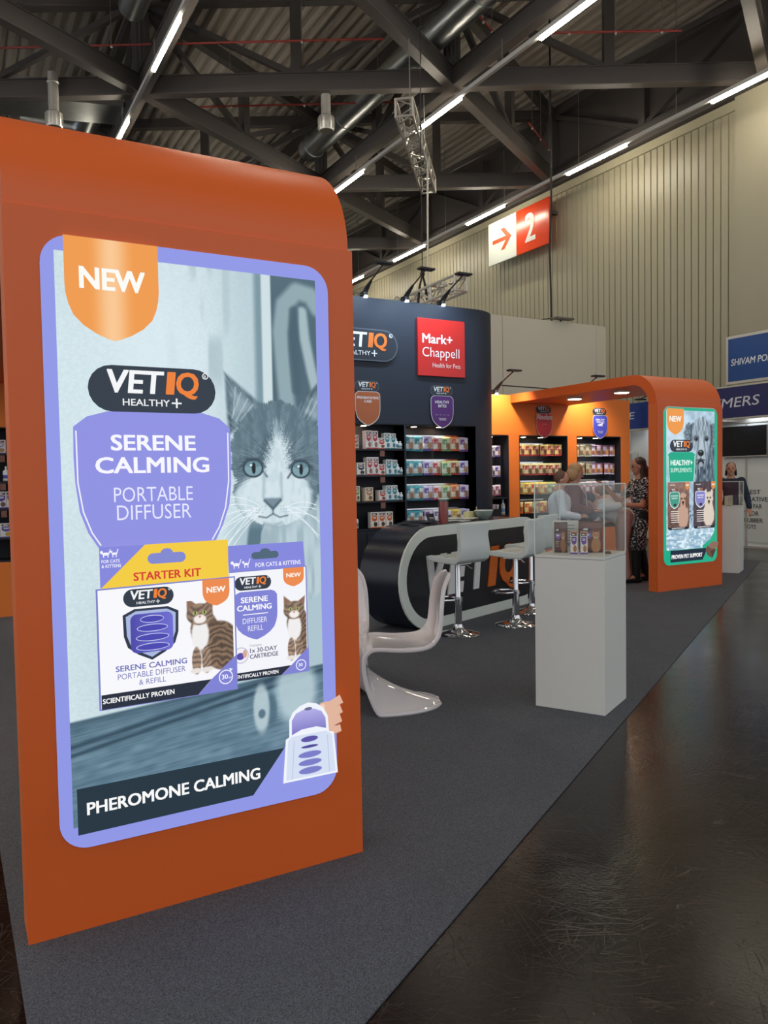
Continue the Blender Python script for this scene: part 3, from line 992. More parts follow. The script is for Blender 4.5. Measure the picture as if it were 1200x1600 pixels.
    C = C*(1-hm[:, None])+fur*hm[:, None]
    # dark tabby stripes on brow and cheeks
    st = np.sin((X-0.785)*(120-60*(Z-1.3))*1.0+np.sin(Z*26)*0.7+(furn-0.5)*3.2)
    C = blend(C, (62, 84, 98), hm*sstep(0.1, 0.9, st)*0.62*sstep(1.31, 1.38, Z+(fine-0.5)*0.05))
    for s_ in (-1, 1):
        C = blend(C, (66, 88, 102), hm*0.55*np.exp(-(seg_d(X, Z, [(0.787+s_*0.060, 1.30), (0.787+s_*0.035, 1.36), (0.787+s_*0.075, 1.47)])/0.012)**2))
    st2 = np.sin((Z+0.25*np.abs(X-0.79))*120)
    C = blend(C, (76, 98, 110), hm*sstep(0.2, 0.9, st2)*0.5*sstep(0.10, 0.14, np.abs(X-0.787))*sstep(1.15, 1.2, Z))
    # white blaze, muzzle, chin and lower cheeks
    hw = np.interp(Z, [1.03, 1.08, 1.13, 1.17, 1.21, 1.25, 1.30, 1.36, 1.43], [0.13, 0.15, 0.155, 0.15, 0.12, 0.055, 0.035, 0.024, 0.003])
    wob = (vnoise(ang*26, rad*6, 5, 1.0, 19)-0.5)*0.05+(fine-0.5)*0.03
    bl = (1-sstep(-0.012, 0.018, np.abs(X-0.778-0.02*np.sin((Z-1.2)*9))-hw+wob*sstep(1.18, 1.24, Z)))*hm*(1-sstep(1.39, 1.44, Z+wob))
    C = blend(C, (214, 230, 236), bl*0.97)
    C = blend(C, (180, 202, 212), bl*0.35*sstep(0.4, 0.8, vnoise(X, Z, 90, 40, 15)))
    # soft hairs standing off the ears and cheeks
    for (x0_, z0_, x1_, z1_) in ((0.62, 1.44, 0.655, 1.53), (0.635, 1.43, 0.68, 1.51), (0.65, 1.43, 0.70, 1.49), (0.625, 1.45, 0.635, 1.55), (0.90, 1.45, 0.935, 1.52), (0.915, 1.44, 0.955, 1.51)):
        C = blend(C, (196, 212, 220), 0.6*np.exp(-(seg_d(X, Z, [(x0_, z0_), (x1_, z1_)])/0.0028)**2))
    # cheek shading
    C = blend(C, (104, 130, 142), hm*0.5*sstep(0.78, 1.0, eld(X, Z, 0.785, 1.2, 0.185, 0.2)))
    # eyes
    for cx, cz in ((0.695, 1.258), (0.882, 1.252)):
        C = blend(C, (40, 58, 68), 1-sstep(0.92, 1.06, eld(X, Z, cx, cz, 0.040, 0.034)))
        C = blend(C, (126, 160, 170), 1-sstep(0.90, 1.04, eld(X, Z, cx, cz, 0.034, 0.028)))
        C = blend(C, (92, 126, 138), 0.7*(1-sstep(0.85, 1.04, eld(X, Z, cx, cz+0.016, 0.032, 0.014))))
        C = blend(C, (16, 26, 34), 1-sstep(0.75, 1.05, eld(X, Z, cx+0.002, cz+0.001, 0.0085, 0.023)))
        C = blend(C, (240, 248, 250), 1-sstep(0.5, 1.1, eld(X, Z, cx-0.008, cz+0.012, 0.006, 0.005)))
        C = blend(C, (50, 68, 80), 0.8*np.exp(-(seg_d(X, Z, [(cx-0.046, cz+0.008), (cx-0.02, cz+0.034), (cx+0.02, cz+0.034), (cx+0.046, cz+0.006)])/0.005)**2))
        s_ = 1 if cx < 0.79 else -1
        C = blend(C, (50, 68, 80), 0.8*np.exp(-(seg_d(X, Z, [(cx+s_*0.036, cz-0.008), (cx+s_*0.052, cz-0.030)])/0.004)**2))
    # nose bridge, nose, mouth
    for s_ in (-1, 1):
        C = blend(C, (150, 172, 184), 0.55*np.exp(-(seg_d(X, Z, [(0.770+s_*0.033, 1.24), (0.768+s_*0.036, 1.155)])/0.006)**2))
    nose = tri_mask(X, Z, [(0.734, 1.148), (0.803, 1.148), (0.768, 1.108)], 0.006)
    C = blend(C, (112, 134, 148), nose*0.95)
    C = blend(C, (54, 72, 86), np.exp(-(seg_d(X, Z, [(0.736, 1.140), (0.768, 1.108), (0.800, 1.140)])/0.005)**2)*0.85)
    C = blend(C, (70, 90, 104), np.exp(-(seg_d(X, Z, [(0.768, 1.106), (0.768, 1.090), (0.742, 1.076), (0.712, 1.082)])/0.003)**2)*0.8)
    C = blend(C, (70, 90, 104), np.exp(-(seg_d(X, Z, [(0.768, 1.090), (0.794, 1.076), (0.826, 1.082)])/0.003)**2)*0.8)
    C = blend(C, (150, 172, 184), 0.7*np.exp(-(seg_d(X, Z, [(0.735, 1.055), (0.768, 1.046), (0.80, 1.055)])/0.007)**2))
    for k in range(18):
        px = 0.705+0.011*(k % 4)+(0.095 if k > 8 else 0); pz = 1.118-0.011*(k % 3)
        C = blend(C, (120, 142, 154), 0.6*np.exp(-((X-px)**2+(Z-pz)**2)/0.0000045))
    return C


def whiskers(P):
    r = np.random.RandomState(5)
    for k in range(15):
        s = -1 if k < 9 else 1
        x0 = 0.768+s*(0.045+0.008*(k % 3)); z0 = 1.118-0.009*(k % 4)
        a = (-0.55+0.17*(k % 9) if s < 0 else -0.5+0.2*(k-9))
        L = 0.15+0.06*r.rand()
        pts = []
        for i in range(6):
            t = i/5
            xx = x0+s*L*t; zz = z0+L*t*math.sin(-a*1.3)*(1.0)-0.05*t*t-0.06*t*t*(1 if k % 2 else 0.4)
            if xx < 0.955: pts.append((xx, zz))
        if len(pts) > 1:
            P.line(pts, 0.0022, 'eef6fa')


def near_poster(par):
    P = Print(0.00035)
    poster_frame(P, '8f97e6')
    P.grid(0.042, 0.075, 0.957, 1.963, 350, 700, cat_photo)
    whiskers(P)
    new_flag(P, 0.2205, 2.014, 0.300, 0.330, hi=True)
    # brand pill and shield heading
    P.poly([(0.192, 1.452), (0.509, 1.454), (0.570, 1.436), (0.608, 1.403), (0.610, 1.300), (0.608, 1.206), (0.600, 1.130), (0.575, 1.060),
            (0.545, 1.000), (0.148, 1.000), (0.118, 1.050), (0.094, 1.120), (0.083, 1.215), (0.080, 1.300), (0.082, 1.399), (0.125, 1.433)], '8e90e2')
    for s in (0, 1):
        m = (lambda q: q) if s == 0 else (lambda q: 0.690-q)
        pts = [(m(0.090), 1.385), (m(0.091), 1.215), (m(0.105), 1.120), (m(0.130), 1.050), (m(0.156), 1.008)]
        P.line(pts, 0.0045, 'eef0ff')
    vetiq(P, 0.345, 1.528, 0.428)
    P.text('SERENE', 0.197, 1.322, 0.285, 0.052, 'f6f6ff', 0.045)
    P.text('CALMING', 0.146, 1.246, 0.382, 0.053, 'f6f6ff', 0.045)
    P.text('PORTABLE', 0.202, 1.150, 0.265, 0.048, 'e6e8ff', -0.004)
    P.text('DIFFUSER', 0.210, 1.089, 0.250, 0.049, 'e6e8ff', -0.004)
    # refill box (right, behind)
    P.poly([(0.585, 0.981), (0.880, 0.982), (0.886, 0.888), (0.590, 0.885)], '8386dc')
    P.poly(pill_pts(0.728, 0.940, 0.105, 0.026), '4c6478')
    P.ell(0.728, 0.952, 0.02, 0.013, '4c6478')
    P.text('FOR CATS & KITTENS', 0.690, 0.898, 0.178, 0.015, 'f4f4ff', 0.02)
    for q in (0.605, 0.645):
        k = 1 if q < 0.62 else 0.75
        P.ell(q+0.012*k, 0.912, 0.013*k, 0.006*k, 'f4f4ff', 12)
        P.ell(q-0.003*k, 0.919, 0.006*k, 0.006*k, 'f4f4ff', 10)
        P.line([(q+0.024*k, 0.914), (q+0.03*k, 0.930)], 0.003, 'f4f4ff')
        for e in (0.004, 0.020):
            P.line([(q+e*k, 0.910), (q+e*k, 0.899)], 0.003, 'f4f4ff')
    P.poly([(0.590, 0.886), (0.887, 0.888), (0.889, 0.491), (0.592, 0.491)], 'f4f5fb')
    P.line([(0.590, 0.886), (0.887, 0.888), (0.889, 0.491)], 0.004, '7d83c8')
    P.grid(0.775, 0.53, 0.884, 0.80, 44, 108, lambda X, Z: tabby(X, Z, 0.768, 0.545, 0.225, (244, 245, 251)))
    vetiq(P, 0.677, 0.842, 0.140)
    P.poly(badge_pts(0.685, 0.812, 0.165, 0.178), '7f82d4')
    P.text('SERENE', 0.628, 0.772, 0.103, 0.020, 'ffffff', 0.04)
    P.text('CALMING', 0.613, 0.743, 0.132, 0.020, 'ffffff', 0.04)
    P.poly([(0.635, 0.727), (0.73, 0.727), (0.73, 0.730), (0.635, 0.730)], 'ffffff')
    P.text('DIFFUSER', 0.633, 0.696, 0.093, 0.019, 'f0f0ff', -0.002)
    P.text('REFILL', 0.652, 0.668, 0.058, 0.019, 'f0f0ff', -0.002)
    P.text('Contains', 0.657, 0.610, 0.045, 0.009, '8a8690', 0.0)
    P.text('1x 30-DAY', 0.657, 0.588, 0.105, 0.016, '5c5878', 0.03)
    P.text('CARTRIDGE', 0.656, 0.566, 0.110, 0.016, '5c5878', 0.03)
    P.ell(0.622, 0.583, 0.030, 0.030, 'c8c2d6'); P.ell(0.622, 0.583, 0.026, 0.026, 'f2f0f6'); P.ell(0.620, 0.580, 0.015, 0.013, '5a4aa8')
    P.ell(0.637, 0.588, 0.008, 0.015, 'd8a890')
    P.poly([(0.592, 0.520), (0.816, 0.523), (0.776, 0.491), (0.592, 0.491)], '24283a')
    P.text('ENTIFICALLY PROVEN', 0.604, 0.500, 0.160, 0.013, 'ffffff', 0.03)
    P.poly([(0.816, 0.523), (0.888, 0.585), (0.889, 0.491), (0.776, 0.491)], '7f82d4')
    P.ell(0.855, 0.519, 0.021, 0.021, 'f0f0ff'); P.ell(0.855, 0.519, 0.0175, 0.0175, '7f82d4')
    P.text('30', 0.844, 0.514, 0.017, 0.012, 'ffffff', 0.02)
    new_flag(P, 0.832, 0.888, 0.083, 0.070, 'ec8a4c')
    # starter kit box (left, in front)
    P.poly([(0.146, 1.003), (0.583, 1.006), (0.582, 0.866), (0.146, 0.866)], 'f4cc3e')
    P.poly([(0.146, 1.003), (0.294, 1.004), (0.150, 0.868), (0.146, 0.868)], '8386dc')
    P.poly(pill_pts(0.366, 0.955, 0.130, 0.036), '8288d0')
    P.ell(0.366, 0.970, 0.022, 0.018, '8288d0')
    P.text('FOR CATS', 0.152, 0.950, 0.058, 0.0105, 'f4f4ff', 0.02)
    P.text('& KITTENS', 0.152, 0.934, 0.062, 0.0105, 'f4f4ff', 0.02)
    for q in (0.156, 0.186):
        k = 1 if q < 0.17 else 0.75
        P.ell(q+0.010*k, 0.980, 0.012*k, 0.005*k, 'f4f4ff', 12)
        P.ell(q-0.003*k, 0.986, 0.005*k, 0.005*k, 'f4f4ff', 10)
        P.line([(q+0.020*k, 0.981), (q+0.025*k, 0.994)], 0.003, 'f4f4ff')
        for e in (0.003, 0.017):
            P.line([(q+e*k, 0.978), (q+e*k, 0.969)], 0.003, 'f4f4ff')
    P.text('STARTER KIT', 0.252, 0.884, 0.230, 0.028, 'd63a34', 0.045)
    P.poly([(0.130, 0.866), (0.604, 0.874), (0.604, 0.466), (0.130, 0.462)], '7d83c8')
    P.poly([(0.136, 0.861), (0.599, 0.869), (0.599, 0.471), (0.136, 0.467)], 'f8f8fc')
    P.grid(0.405, 0.53, 0.592, 0.80, 75, 108, lambda X, Z: tabby(X, Z, 0.398, 0.548, 0.250, (248, 248, 252)))
    vetiq(P, 0.300, 0.827, 0.168)
    P.poly([(0.212, 0.772), (0.250, 0.790), (0.362, 0.790), (0.398, 0.772), (0.396, 0.700), (0.384, 0.662), (0.350, 0.635), (0.305, 0.612), (0.260, 0.635), (0.226, 0.662), (0.214, 0.700)], '2a3448')
    P.poly([(0.222, 0.766), (0.254, 0.782), (0.358, 0.782), (0.388, 0.766), (0.386, 0.702), (0.374, 0.668), (0.345, 0.644), (0.305, 0.622), (0.265, 0.644), (0.236, 0.668), (0.224, 0.702)], 'aab8de')
    P.poly(rrect(0.236, 0.640, 0.378, 0.772, 0.022), '4a46a8', grad=('6d6cd2', lambda p: (p[0]-0.236)/0.142))
    for zz, rx in ((0.752, 0.040), (0.722, 0.052), (0.690, 0.056), (0.658, 0.056)):
        P.ell(0.308, zz, rx, 0.013, 'c8cef2'); P.ell(0.308, zz, rx*0.95, 0.0105, '4844b0')
    P.text('SERENE CALMING', 0.184, 0.586, 0.238, 0.019, '6c6eb6', 0.035)
    P.text('PORTABLE DIFFUSER', 0.190, 0.559, 0.226, 0.019, '7476b8', 0.0)
    P.text('& REFILL', 0.258, 0.533, 0.090, 0.018, '7476b8', 0.0)
    P.poly([(0.136, 0.516), (0.506, 0.518), (0.458, 0.470), (0.136, 0.467)], '242a3c')
    P.text('SCIENTIFICALLY PROVEN', 0.140, 0.486, 0.235, 0.0165, 'ffffff', 0.035)
    P.poly([(0.506, 0.518), (0.599, 0.594), (0.599, 0.471), (0.458, 0.470)], '7f82d4')
    P.ell(0.558, 0.519, 0.026, 0.026, 'f0f0ff'); P.ell(0.558, 0.519, 0.0222, 0.0222, '7f82d4')
    P.text('30', 0.543, 0.512, 0.022, 0.016, 'ffffff', 0.02)
    P.text('DAY', 0.567, 0.512, 0.012, 0.006, 'ffffff', 0.02)
    P.poly([(0.570, 0.549), (0.574, 0.536), (0.584, 0.545)], 'f0f0ff')
    new_flag(P, 0.530, 0.871, 0.097, 0.094, 'ec8a4c')
    # foot band
    P.poly([(0.050, 0.221), (0.773, 0.224), (0.648, 0.072), (0.050, 0.068)], '20323f')
    P.poly([(0.773, 0.224), (0.96, 0.224), (0.96, 0.068), (0.645, 0.068)], '8f97e6')
    P.text('PHEROMONE CALMING', 0.079, 0.129, 0.597, 0.041, 'fbfbfb', 0.045)
    # hand and the device it holds
    skin = 'e2b49c'
    for pts, w_ in (([(1.010, 0.372), (0.965, 0.352), (0.930, 0.352)], 0.036), ([(1.008, 0.335), (0.965, 0.318), (0.940, 0.330)], 0.034),
                    ([(1.005, 0.300), (0.968, 0.288), (0.950, 0.300)], 0.032), ([(1.003, 0.262), (0.975, 0.256), (0.962, 0.268)], 0.028)):
        for a, b in zip(pts[:-1], pts[1:]):
            v = Vector(b)-Vector(a); v.normalize(); s = Vector((-v.y, v.x))*w_/2
            P.poly([Vector(a)-s, Vector(b)-s, Vector(b)+s, Vector(a)+s], skin, up=(a == pts[0]))
        P.ell(pts[-1][0], pts[-1][1], w_*0.5, w_*0.5, skin, 14)
        P.ell(pts[1][0], pts[1][1], w_*0.5, w_*0.5, skin, 14)
        P.line([(pts[0][0], pts[0][1]-w_*0.5), (pts[1][0], pts[1][1]-w_*0.5)], 0.003, 'b98672')
    P.ell(0.926, 0.356, 0.011, 0.009, 'f0d0c4', 14)
    P.poly([(0.762, 0.094), (0.776, 0.255), (0.790, 0.262), (0.791, 0.325), (0.805, 0.352), (0.835, 0.372), (0.868, 0.381), (0.902, 0.372),
            (0.932, 0.350), (0.948, 0.318), (0.952, 0.258), (0.972, 0.252), (0.986, 0.092)], 'f0f4fc')
    P.poly([(0.774, 0.102), (0.784, 0.248), (0.800, 0.262), (0.940, 0.262), (0.964, 0.244), (0.976, 0.100)], 'd6e0f4')
    P.poly([(0.800, 0.268), (0.801, 0.322), (0.818, 0.346), (0.848, 0.356), (0.892, 0.354), (0.922, 0.340), (0.938, 0.312), (0.940, 0.272), (0.90, 0.285), (0.84, 0.283)], '7d76c4',
           grad=('b4b0ea', lambda p: (p[1]-0.268)/0.09))
    P.ell(0.868, 0.357, 0.016, 0.006, '6a6e90')
    P.line([(0.798, 0.105), (0.808, 0.245)], 0.003, 'b8c4e0'); P.line([(0.950, 0.105), (0.944, 0.245)], 0.003, 'b8c4e0')
    for zz, c_, ry in ((0.243, '5a52a4', 0.012), (0.215, '4e4694', 0.006), (0.185, '7a7cc8', 0.013), (0.155, '7a7cc8', 0.013), (0.125, '7a7cc8', 0.014)):
        P.ell(0.870, zz, 0.036 if zz > 0.2 else 0.048, ry, 'aab2dc'); P.ell(0.870, zz, 0.034 if zz > 0.2 else 0.046, ry*0.85, c_)
    return P.build('printed_poster', 'lit', par)


def dog_photo(X, Z):
    N = len(X)
    n1 = vnoise(X, Z, 18, 18, 41); n2 = vnoise(X, Z, 60, 60, 42)
    C = np.zeros((N, 3))+np.array((176, 202, 220), float)
    C += (n1-0.5)[:, None]*50
    C = blend(C, (214, 232, 244), 0.8*sstep(1.0, 1.9, Z)*(1-sstep(0.3, 0.5, X)))
    water = 1-sstep(0.50, 0.60, Z)
    C = blend(C, (140, 176, 200), water*sstep(0.45, 0.6, vnoise(X, Z, 9, 50, 43)))
    C = blend(C, (222, 240, 250), water*sstep(0.62, 0.75, vnoise(X, Z, 22, 40, 44)))
    C = blend(C, (60, 80, 96), sstep(0.42, 0.62, Z)*(1-sstep(0.7, 0.8, Z))*sstep(0.55, 0.7, vnoise(X, Z, 40, 40, 47))*sstep(0.3, 0.5, X)*0.7)
    fn = vnoise(X, Z, 55, 16, 45)
    body = 1-sstep(0.92, 1.06, eld(X, Z, 0.80, 1.15, 0.22, 0.50)+(fn-0.5)*0.2)
    C = C*(1-body[:, None])+(np.array((96, 112, 126), float)[None]+(fn-0.5)[:, None]*120)*body[:, None]
    for cx, sx in ((0.50, 1), (0.92, -1)):
        ear = 1-sstep(0.9, 1.08, eld(X, Z, cx, 1.66, 0.13, 0.15)+(fn-0.5)*0.25)
        C = C*(1-ear[:, None])+(np.array((110, 126, 140), float)[None]+(n2-0.5)[:, None]*90)*ear[:, None]
    head = 1-sstep(0.94, 1.04, eld(X, Z, 0.70, 1.63, 0.19, 0.26)+(fn-0.5)*0.12)
    C = C*(1-head[:, None])+(np.array((150, 166, 178), float)[None]+(fn-0.5)[:, None]*90)*head[:, None]
    muz = 1-sstep(0.9, 1.05, eld(X, Z, 0.695, 1.42, 0.115, 0.17)+(fn-0.5)*0.1)
    C = C*(1-muz[:, None])+(np.array((166, 182, 194), float)[None]+(fn-0.5)[:, None]*50)*muz[:, None]
    C = blend(C, (196, 210, 220), 0.55*(1-sstep(0.6, 1.1, eld(X, Z, 0.695, 1.50, 0.055, 0.16))))
    for s_ in (-1, 1):
        cx = 0.70+s_*0.098
        C = blend(C, (70, 84, 96), 0.75*(1-sstep(0.5, 1.2, eld(X, Z, cx, 1.615, 0.062, 0.045))))
        C = blend(C, (14, 18, 24), 1-sstep(0.7, 1.1, eld(X, Z, cx, 1.605, 0.034, 0.026)))
        C = blend(C, (210, 224, 234), 1-sstep(0.5, 1.1, eld(X, Z, cx-0.008, 1.613, 0.007, 0.006)))
        C = blend(C, (92, 108, 120), 0.7*np.exp(-(seg_d(X, Z, [(0.70+s_*0.05, 1.58), (0.70+s_*0.075, 1.45), (0.70+s_*0.10, 1.34)])/0.014)**2))
        C = blend(C, (60, 72, 84), 0.8*np.exp(-(seg_d(X, Z, [(0.70+s_*0.185, 1.78), (0.70+s_*0.20, 1.62), (0.70+s_*0.175, 1.50)])/0.018)**2))
    C = blend(C, (18, 22, 28), 1-sstep(0.85, 1.05, eld(X, Z, 0.69, 1.425, 0.060, 0.044)))
    C = blend(C, (120, 134, 146), 1-sstep(0.6, 1.1, eld(X, Z, 0.685, 1.443, 0.028, 0.012)))
    C = blend(C, (30, 36, 44), 1-sstep(0.75, 1.1, eld(X, Z, 0.69, 1.300, 0.070, 0.040)))
    C = blend(C, (158, 168, 180), 1-sstep(0.7, 1.1, eld(X, Z, 0.69, 1.278, 0.042, 0.036)))
    C = blend(C, (30, 36, 44), np.exp(-(seg_d(X, Z, [(0.69, 1.40), (0.69, 1.345), (0.61, 1.33)])/0.009)**2)*0.85)
    C = blend(C, (30, 36, 44), np.exp(-(seg_d(X, Z, [(0.69, 1.345), (0.77, 1.33)])/0.009)**2)*0.85)
    return C


def pack_print(P, x0, z0, w, h, base, badge, fur, seed):
    def fn(X, Z):
        x = (X-x0)/w; z = (Z-z0)/h
        n = vnoise(X, Z, 30, 30, seed)
        C = np.tile(np.array(base, float), (len(X), 1))*(0.75+0.5*n[:, None])
        C = blend(C, (170, 140, 126), 0.5*sstep(0.5, 1.0, z)*(1 if seed == 61 else 0.1))
        m = 1-sstep(0.9, 1.1, eld(x, z, 0.70, 0.30, 0.25, 0.30)+(n-0.5)*0.2)
        C = blend(C, fur, m)
        m = 1-sstep(0.9, 1.1, eld(x, z, 0.70, 0.62, 0.20, 0.16)+(n-0.5)*0.2)
        C = blend(C, fur, m)
        if seed == 61:
            C = blend(C, (120, 84, 66), 1-sstep(0.8, 1.1, eld(x, z, 0.87, 0.58, 0.07, 0.14)))
            C = blend(C, (120, 84, 66), 1-sstep(0.8, 1.1, eld(x, z, 0.53, 0.58, 0.06, 0.12)))
        else:
            for cx in (0.56, 0.84):
                C = blend(C, fur, 1-sstep(0.8, 1.1, eld(x, z, cx, 0.76, 0.06, 0.08)))
        for cx in (0.64, 0.77):
            C = blend(C, (30, 24, 22), 1-sstep(0.8, 1.1, eld(x, z, cx, 0.65, 0.034, 0.022)))
        C = blend(C, (24, 20, 20), 1-sstep(0.8, 1.1, eld(x, z, 0.705, 0.57, 0.055, 0.030)))
        C = blend(C, (90, 50, 46), 0.7*(1-sstep(0.7, 1.1, eld(x, z, 0.705, 0.52, 0.03, 0.02))))
        return C
    P.grid(x0, z0+0.03, x0+w, z0+h, 40, 60, fn)
    P.poly([(x0+0.02, z0), (x0+w-0.02, z0), (x0+w, z0+0.032), (x0, z0+0.032)], '20202c')
    P.text('SCIENTIFICALLY', x0+w*0.18, z0+0.010, w*0.6, 0.016, 'f4f4f4', 0.04)
    vetiq(P, x0+w*0.28, z0+h*0.83, w*0.32, simple=True)
    P.poly(badge_pts(x0+w*0.28, z0+h*0.80, w*0.46, h*0.36), 'e8ecf0'); P.poly(badge_pts(x0+w*0.28, z0+h*0.79, w*0.42, h*0.33), badge)
    P.text('SUPPLEMENT', x0+w*0.12, z0+h*0.70, w*0.32, h*0.025, 'ffffff', 0.03)
    P.text('HEALTHY', x0+w*0.15, z0+h*0.65, w*0.26, h*0.025, 'ffffff', 0.03)
    P.ell(x0+w*0.29, z0+h*0.52, w*0.07, h*0.03, '3a2c28')
    for k in range(6):
        P.poly([(x0+w*0.10, z0+h*(0.38-0.045*k)), (x0+w*0.46, z0+h*(0.38-0.045*k)), (x0+w*0.46, z0+h*(0.395-0.045*k)), (x0+w*0.10, z0+h*(0.395-0.045*k))], 'ece6e0')
    P.text('FOR DOGS', x0+w*0.05, z0+h*0.93, w*0.22, h*0.025, 'f0f0f0', 0.02)
    new_flag(P, x0+w*0.84, z0+h*1.0, w*0.2, h*0.17, 'd88a4c')


def far_poster(par):
    P = Print(0.0009)
    poster_frame(P, '1fae88', 1.01, 2.0)
    P.grid(0.045, 0.19, 0.955, 1.965, 150, 300, dog_photo)
    P.poly([(0.955, 0.19), (0.955, 0.40), (0.88, 0.30), (0.72, 0.22), (0.72, 0.19)], '1fae88')
    new_flag(P, 0.209, 1.985, 0.312, 0.33)
    P.poly([(0.070, 1.405), (0.125, 1.437), (0.520, 1.437), (0.578, 1.405), (0.572, 1.20), (0.555, 1.06), (0.095, 1.06), (0.075, 1.20)], '18a886')
    P.line([(0.078, 1.39), (0.082, 1.20), (0.100, 1.07)], 0.007, 'd8fff2'); P.line([(0.568, 1.39), (0.562, 1.20), (0.546, 1.07)], 0.007, 'd8fff2')
    vetiq(P, 0.316, 1.515, 0.425)
    P.text('HEALTHY+', 0.105, 1.268, 0.410, 0.066, 'f6fffc', 0.05)
    P.text('SUPPLEMENTS', 0.105, 1.180, 0.390, 0.052, 'e8fff8', 0.0)
    pack_print(P, 0.050, 0.450, 0.400, 0.605, (112, 84, 76), '3f9a86', (196, 160, 140), 61)
    pack_print(P, 0.500, 0.450, 0.420, 0.605, (72, 60, 70), '8484c8', (222, 206, 190), 62)
    P.poly([(0.045, 0.194), (0.742, 0.194), (0.645, 0.045), (0.045, 0.045)], '17263a')
    P.text('PROVEN PET SUPPORT', 0.065, 0.088, 0.575, 0.050, 'fbfbfb', 0.05)
    P.poly([(0.70, 0.165), (0.73, 0.225), (0.82, 0.215), (0.90, 0.165), (0.83, 0.055), (0.74, 0.095)], '6a4a40')
    P.poly([(0.74, 0.215), (0.83, 0.275), (0.955, 0.255), (0.93, 0.19), (0.82, 0.175)], '8a6a5a')
    P.poly([(0.80, 0.15), (0.90, 0.165), (0.83, 0.055)], '4e342e')
    return P.build('printed_poster', 'lit', par)


def portal(x0, yf, ywall, H, lab, poster, poster_z, tw=0.15, w=1.21, dly=(1.0, 2.0)):
    t = thing('display_portal', lab, 'display portal', (x0, yf, 0))
    R = 0.40; D = ywall-yf
    prof = [(0, 0), (0, H-R)] + arc(R, H-R, R, 180, 90, 14)[1:] + [(D, H), (D, H-tw)]
    r = R-tw
    prof += [(R, H-tw)] + arc(R, H-R, r, 90, 180, 12)[1:] + [(tw, 0)]
    MB().prism(prof, 0, w, 'x').build('frame', ['orange'], t, smooth=25)
    MB().box(-0.004, w+0.012, -0.014, 0.0, 0.004, H-R).build('front_board', 'orange', t, bevel=0.002)
    MB().box(-0.003, 0.0, 0.0, tw, 0.004, H-R).build('edge_band', 'orange_edge', t)
    lp = MB().prism([(a, b) for a, b in rrect(0, 0, 1.01, 2.01, 0.095)], -0.020, -0.014, 'y').build('light_panel', 'white_lam', t, loc=(0.101, 0, poster_z))
    pr = poster(lp)
    pr.location = (0, -0.0205, 0)
    for y in dly:
        dl = MB().lathe([(0.10, 0), (0.12, 0.012), (0.12, 0.03)], 24, (0.37, y, H-tw-0.030)).build('downlight', 'trunk', t, smooth=True)
        MB().lathe([(0.0, 0), (0.095, 0)], 24, (0.37, y, H-tw-0.031)).build('lens', 'downlight', dl)
    return t


portal(0.19, 2.745, 9.75, 2.78, 'near orange portal with backlit cat poster about pheromone calming', near_poster, 0.285, dly=(1.6, 3.2))
portal(7.78, 6.865, 9.75, 2.77, 'far orange portal with backlit green dog poster beside the display plinth', far_poster, 0.33, tw=0.13, w=1.215, dly=(0.93, 1.85))


def spot(name, loc, energy, size=1.2, blend_=0.6, color=(1, 0.93, 0.82), target=None, radius=0.03, parent=None):
    l = bpy.data.lights.new(name, 'SPOT')
    l.energy = energy; l.spot_size = size; l.spot_blend = blend_; l.color = color; l.shadow_soft_size = radius
    o = bpy.data.objects.new(name, l); COL.objects.link(o)
    o.location = loc
    d = (Vector(target)-Vector(loc)) if target else Vector((0, 0, -1))
    o.rotation_euler = d.to_track_quat('-Z', 'Y').to_euler()
    return o


# ================================================================== DISPLAY WALLS
def small_badge(par, cx, cz, y, w, col, lines, name, rim='f0f0f0', eps=0.0015, curly=False):
    """pill logo above a coloured shield, each a raised plate"""
    P = Print(eps)
    vetiq(P, 0, 0, w*0.95, rim='6a727c')
    h = w*1.20
    P.poly(badge_pts(0, -w*0.19, w, h), rim)
    P.poly(badge_pts(0, -w*0.19-w*0.012, w*0.965, h*0.965), col)
    z = -w*0.37
    for s, ww, hh in lines:
        if s:
            P.text(s, -ww*w/2, z-hh*w, ww*w, hh*w, 'f6f6f6', 0.03)
        z -= hh*w*1.45
    return P.build(name, 'print', par, loc=(cx, y, cz))


def niche(par, x0, x1, yf, yb, z0, z1, mb_dark, shelves, lights=2, tname='niche_lining'):
    """dark lined recess with shelf boards and ceiling spots"""
    b = MB()
    b.box(x0, x1, yb, yb+0.02, z0, z1)
    b.box(x0-0.015, x0, yf+0.004, yb+0.02, z0, z1)
    b.box(x1, x1+0.015, yf+0.004, yb+0.02, z0, z1)
    b.box(x0, x1, yf+0.004, yb, z1-0.012, z1)
    b.box(x0, x1, yf+0.004, yb, z0-0.02, z0)
    b.build(tname, mb_dark, par)
    for z in shelves:
        MB().box(x0, x1, yf+0.02, yb, z-0.022, z).build('shelf', 'dark', par)
    W_ = x1-x0
    for k in range(lights):
        x = x0+W_*(0.18+0.36*k) if lights == 2 else x0+W_/2
        dl = MB().lathe([(0.042, 0), (0.05, 0.004), (0.05, 0.012)], 16, (x, yf+0.13, z1-0.026)).build('downlight', 'chrome', par, smooth=True)
        MB().lathe([(0.0, 0), (0.04, 0)], 16, (x, yf+0.13, z1-0.027)).build('lens', 'downlight', dl)
        spot('niche_spot', Vector(par.location)+Vector((x, yf+0.12, z1-0.04)), 7.0, 2.0, 0.8, target=Vector(par.location)+Vector((x, yf+0.20, z0)), radius=0.02)


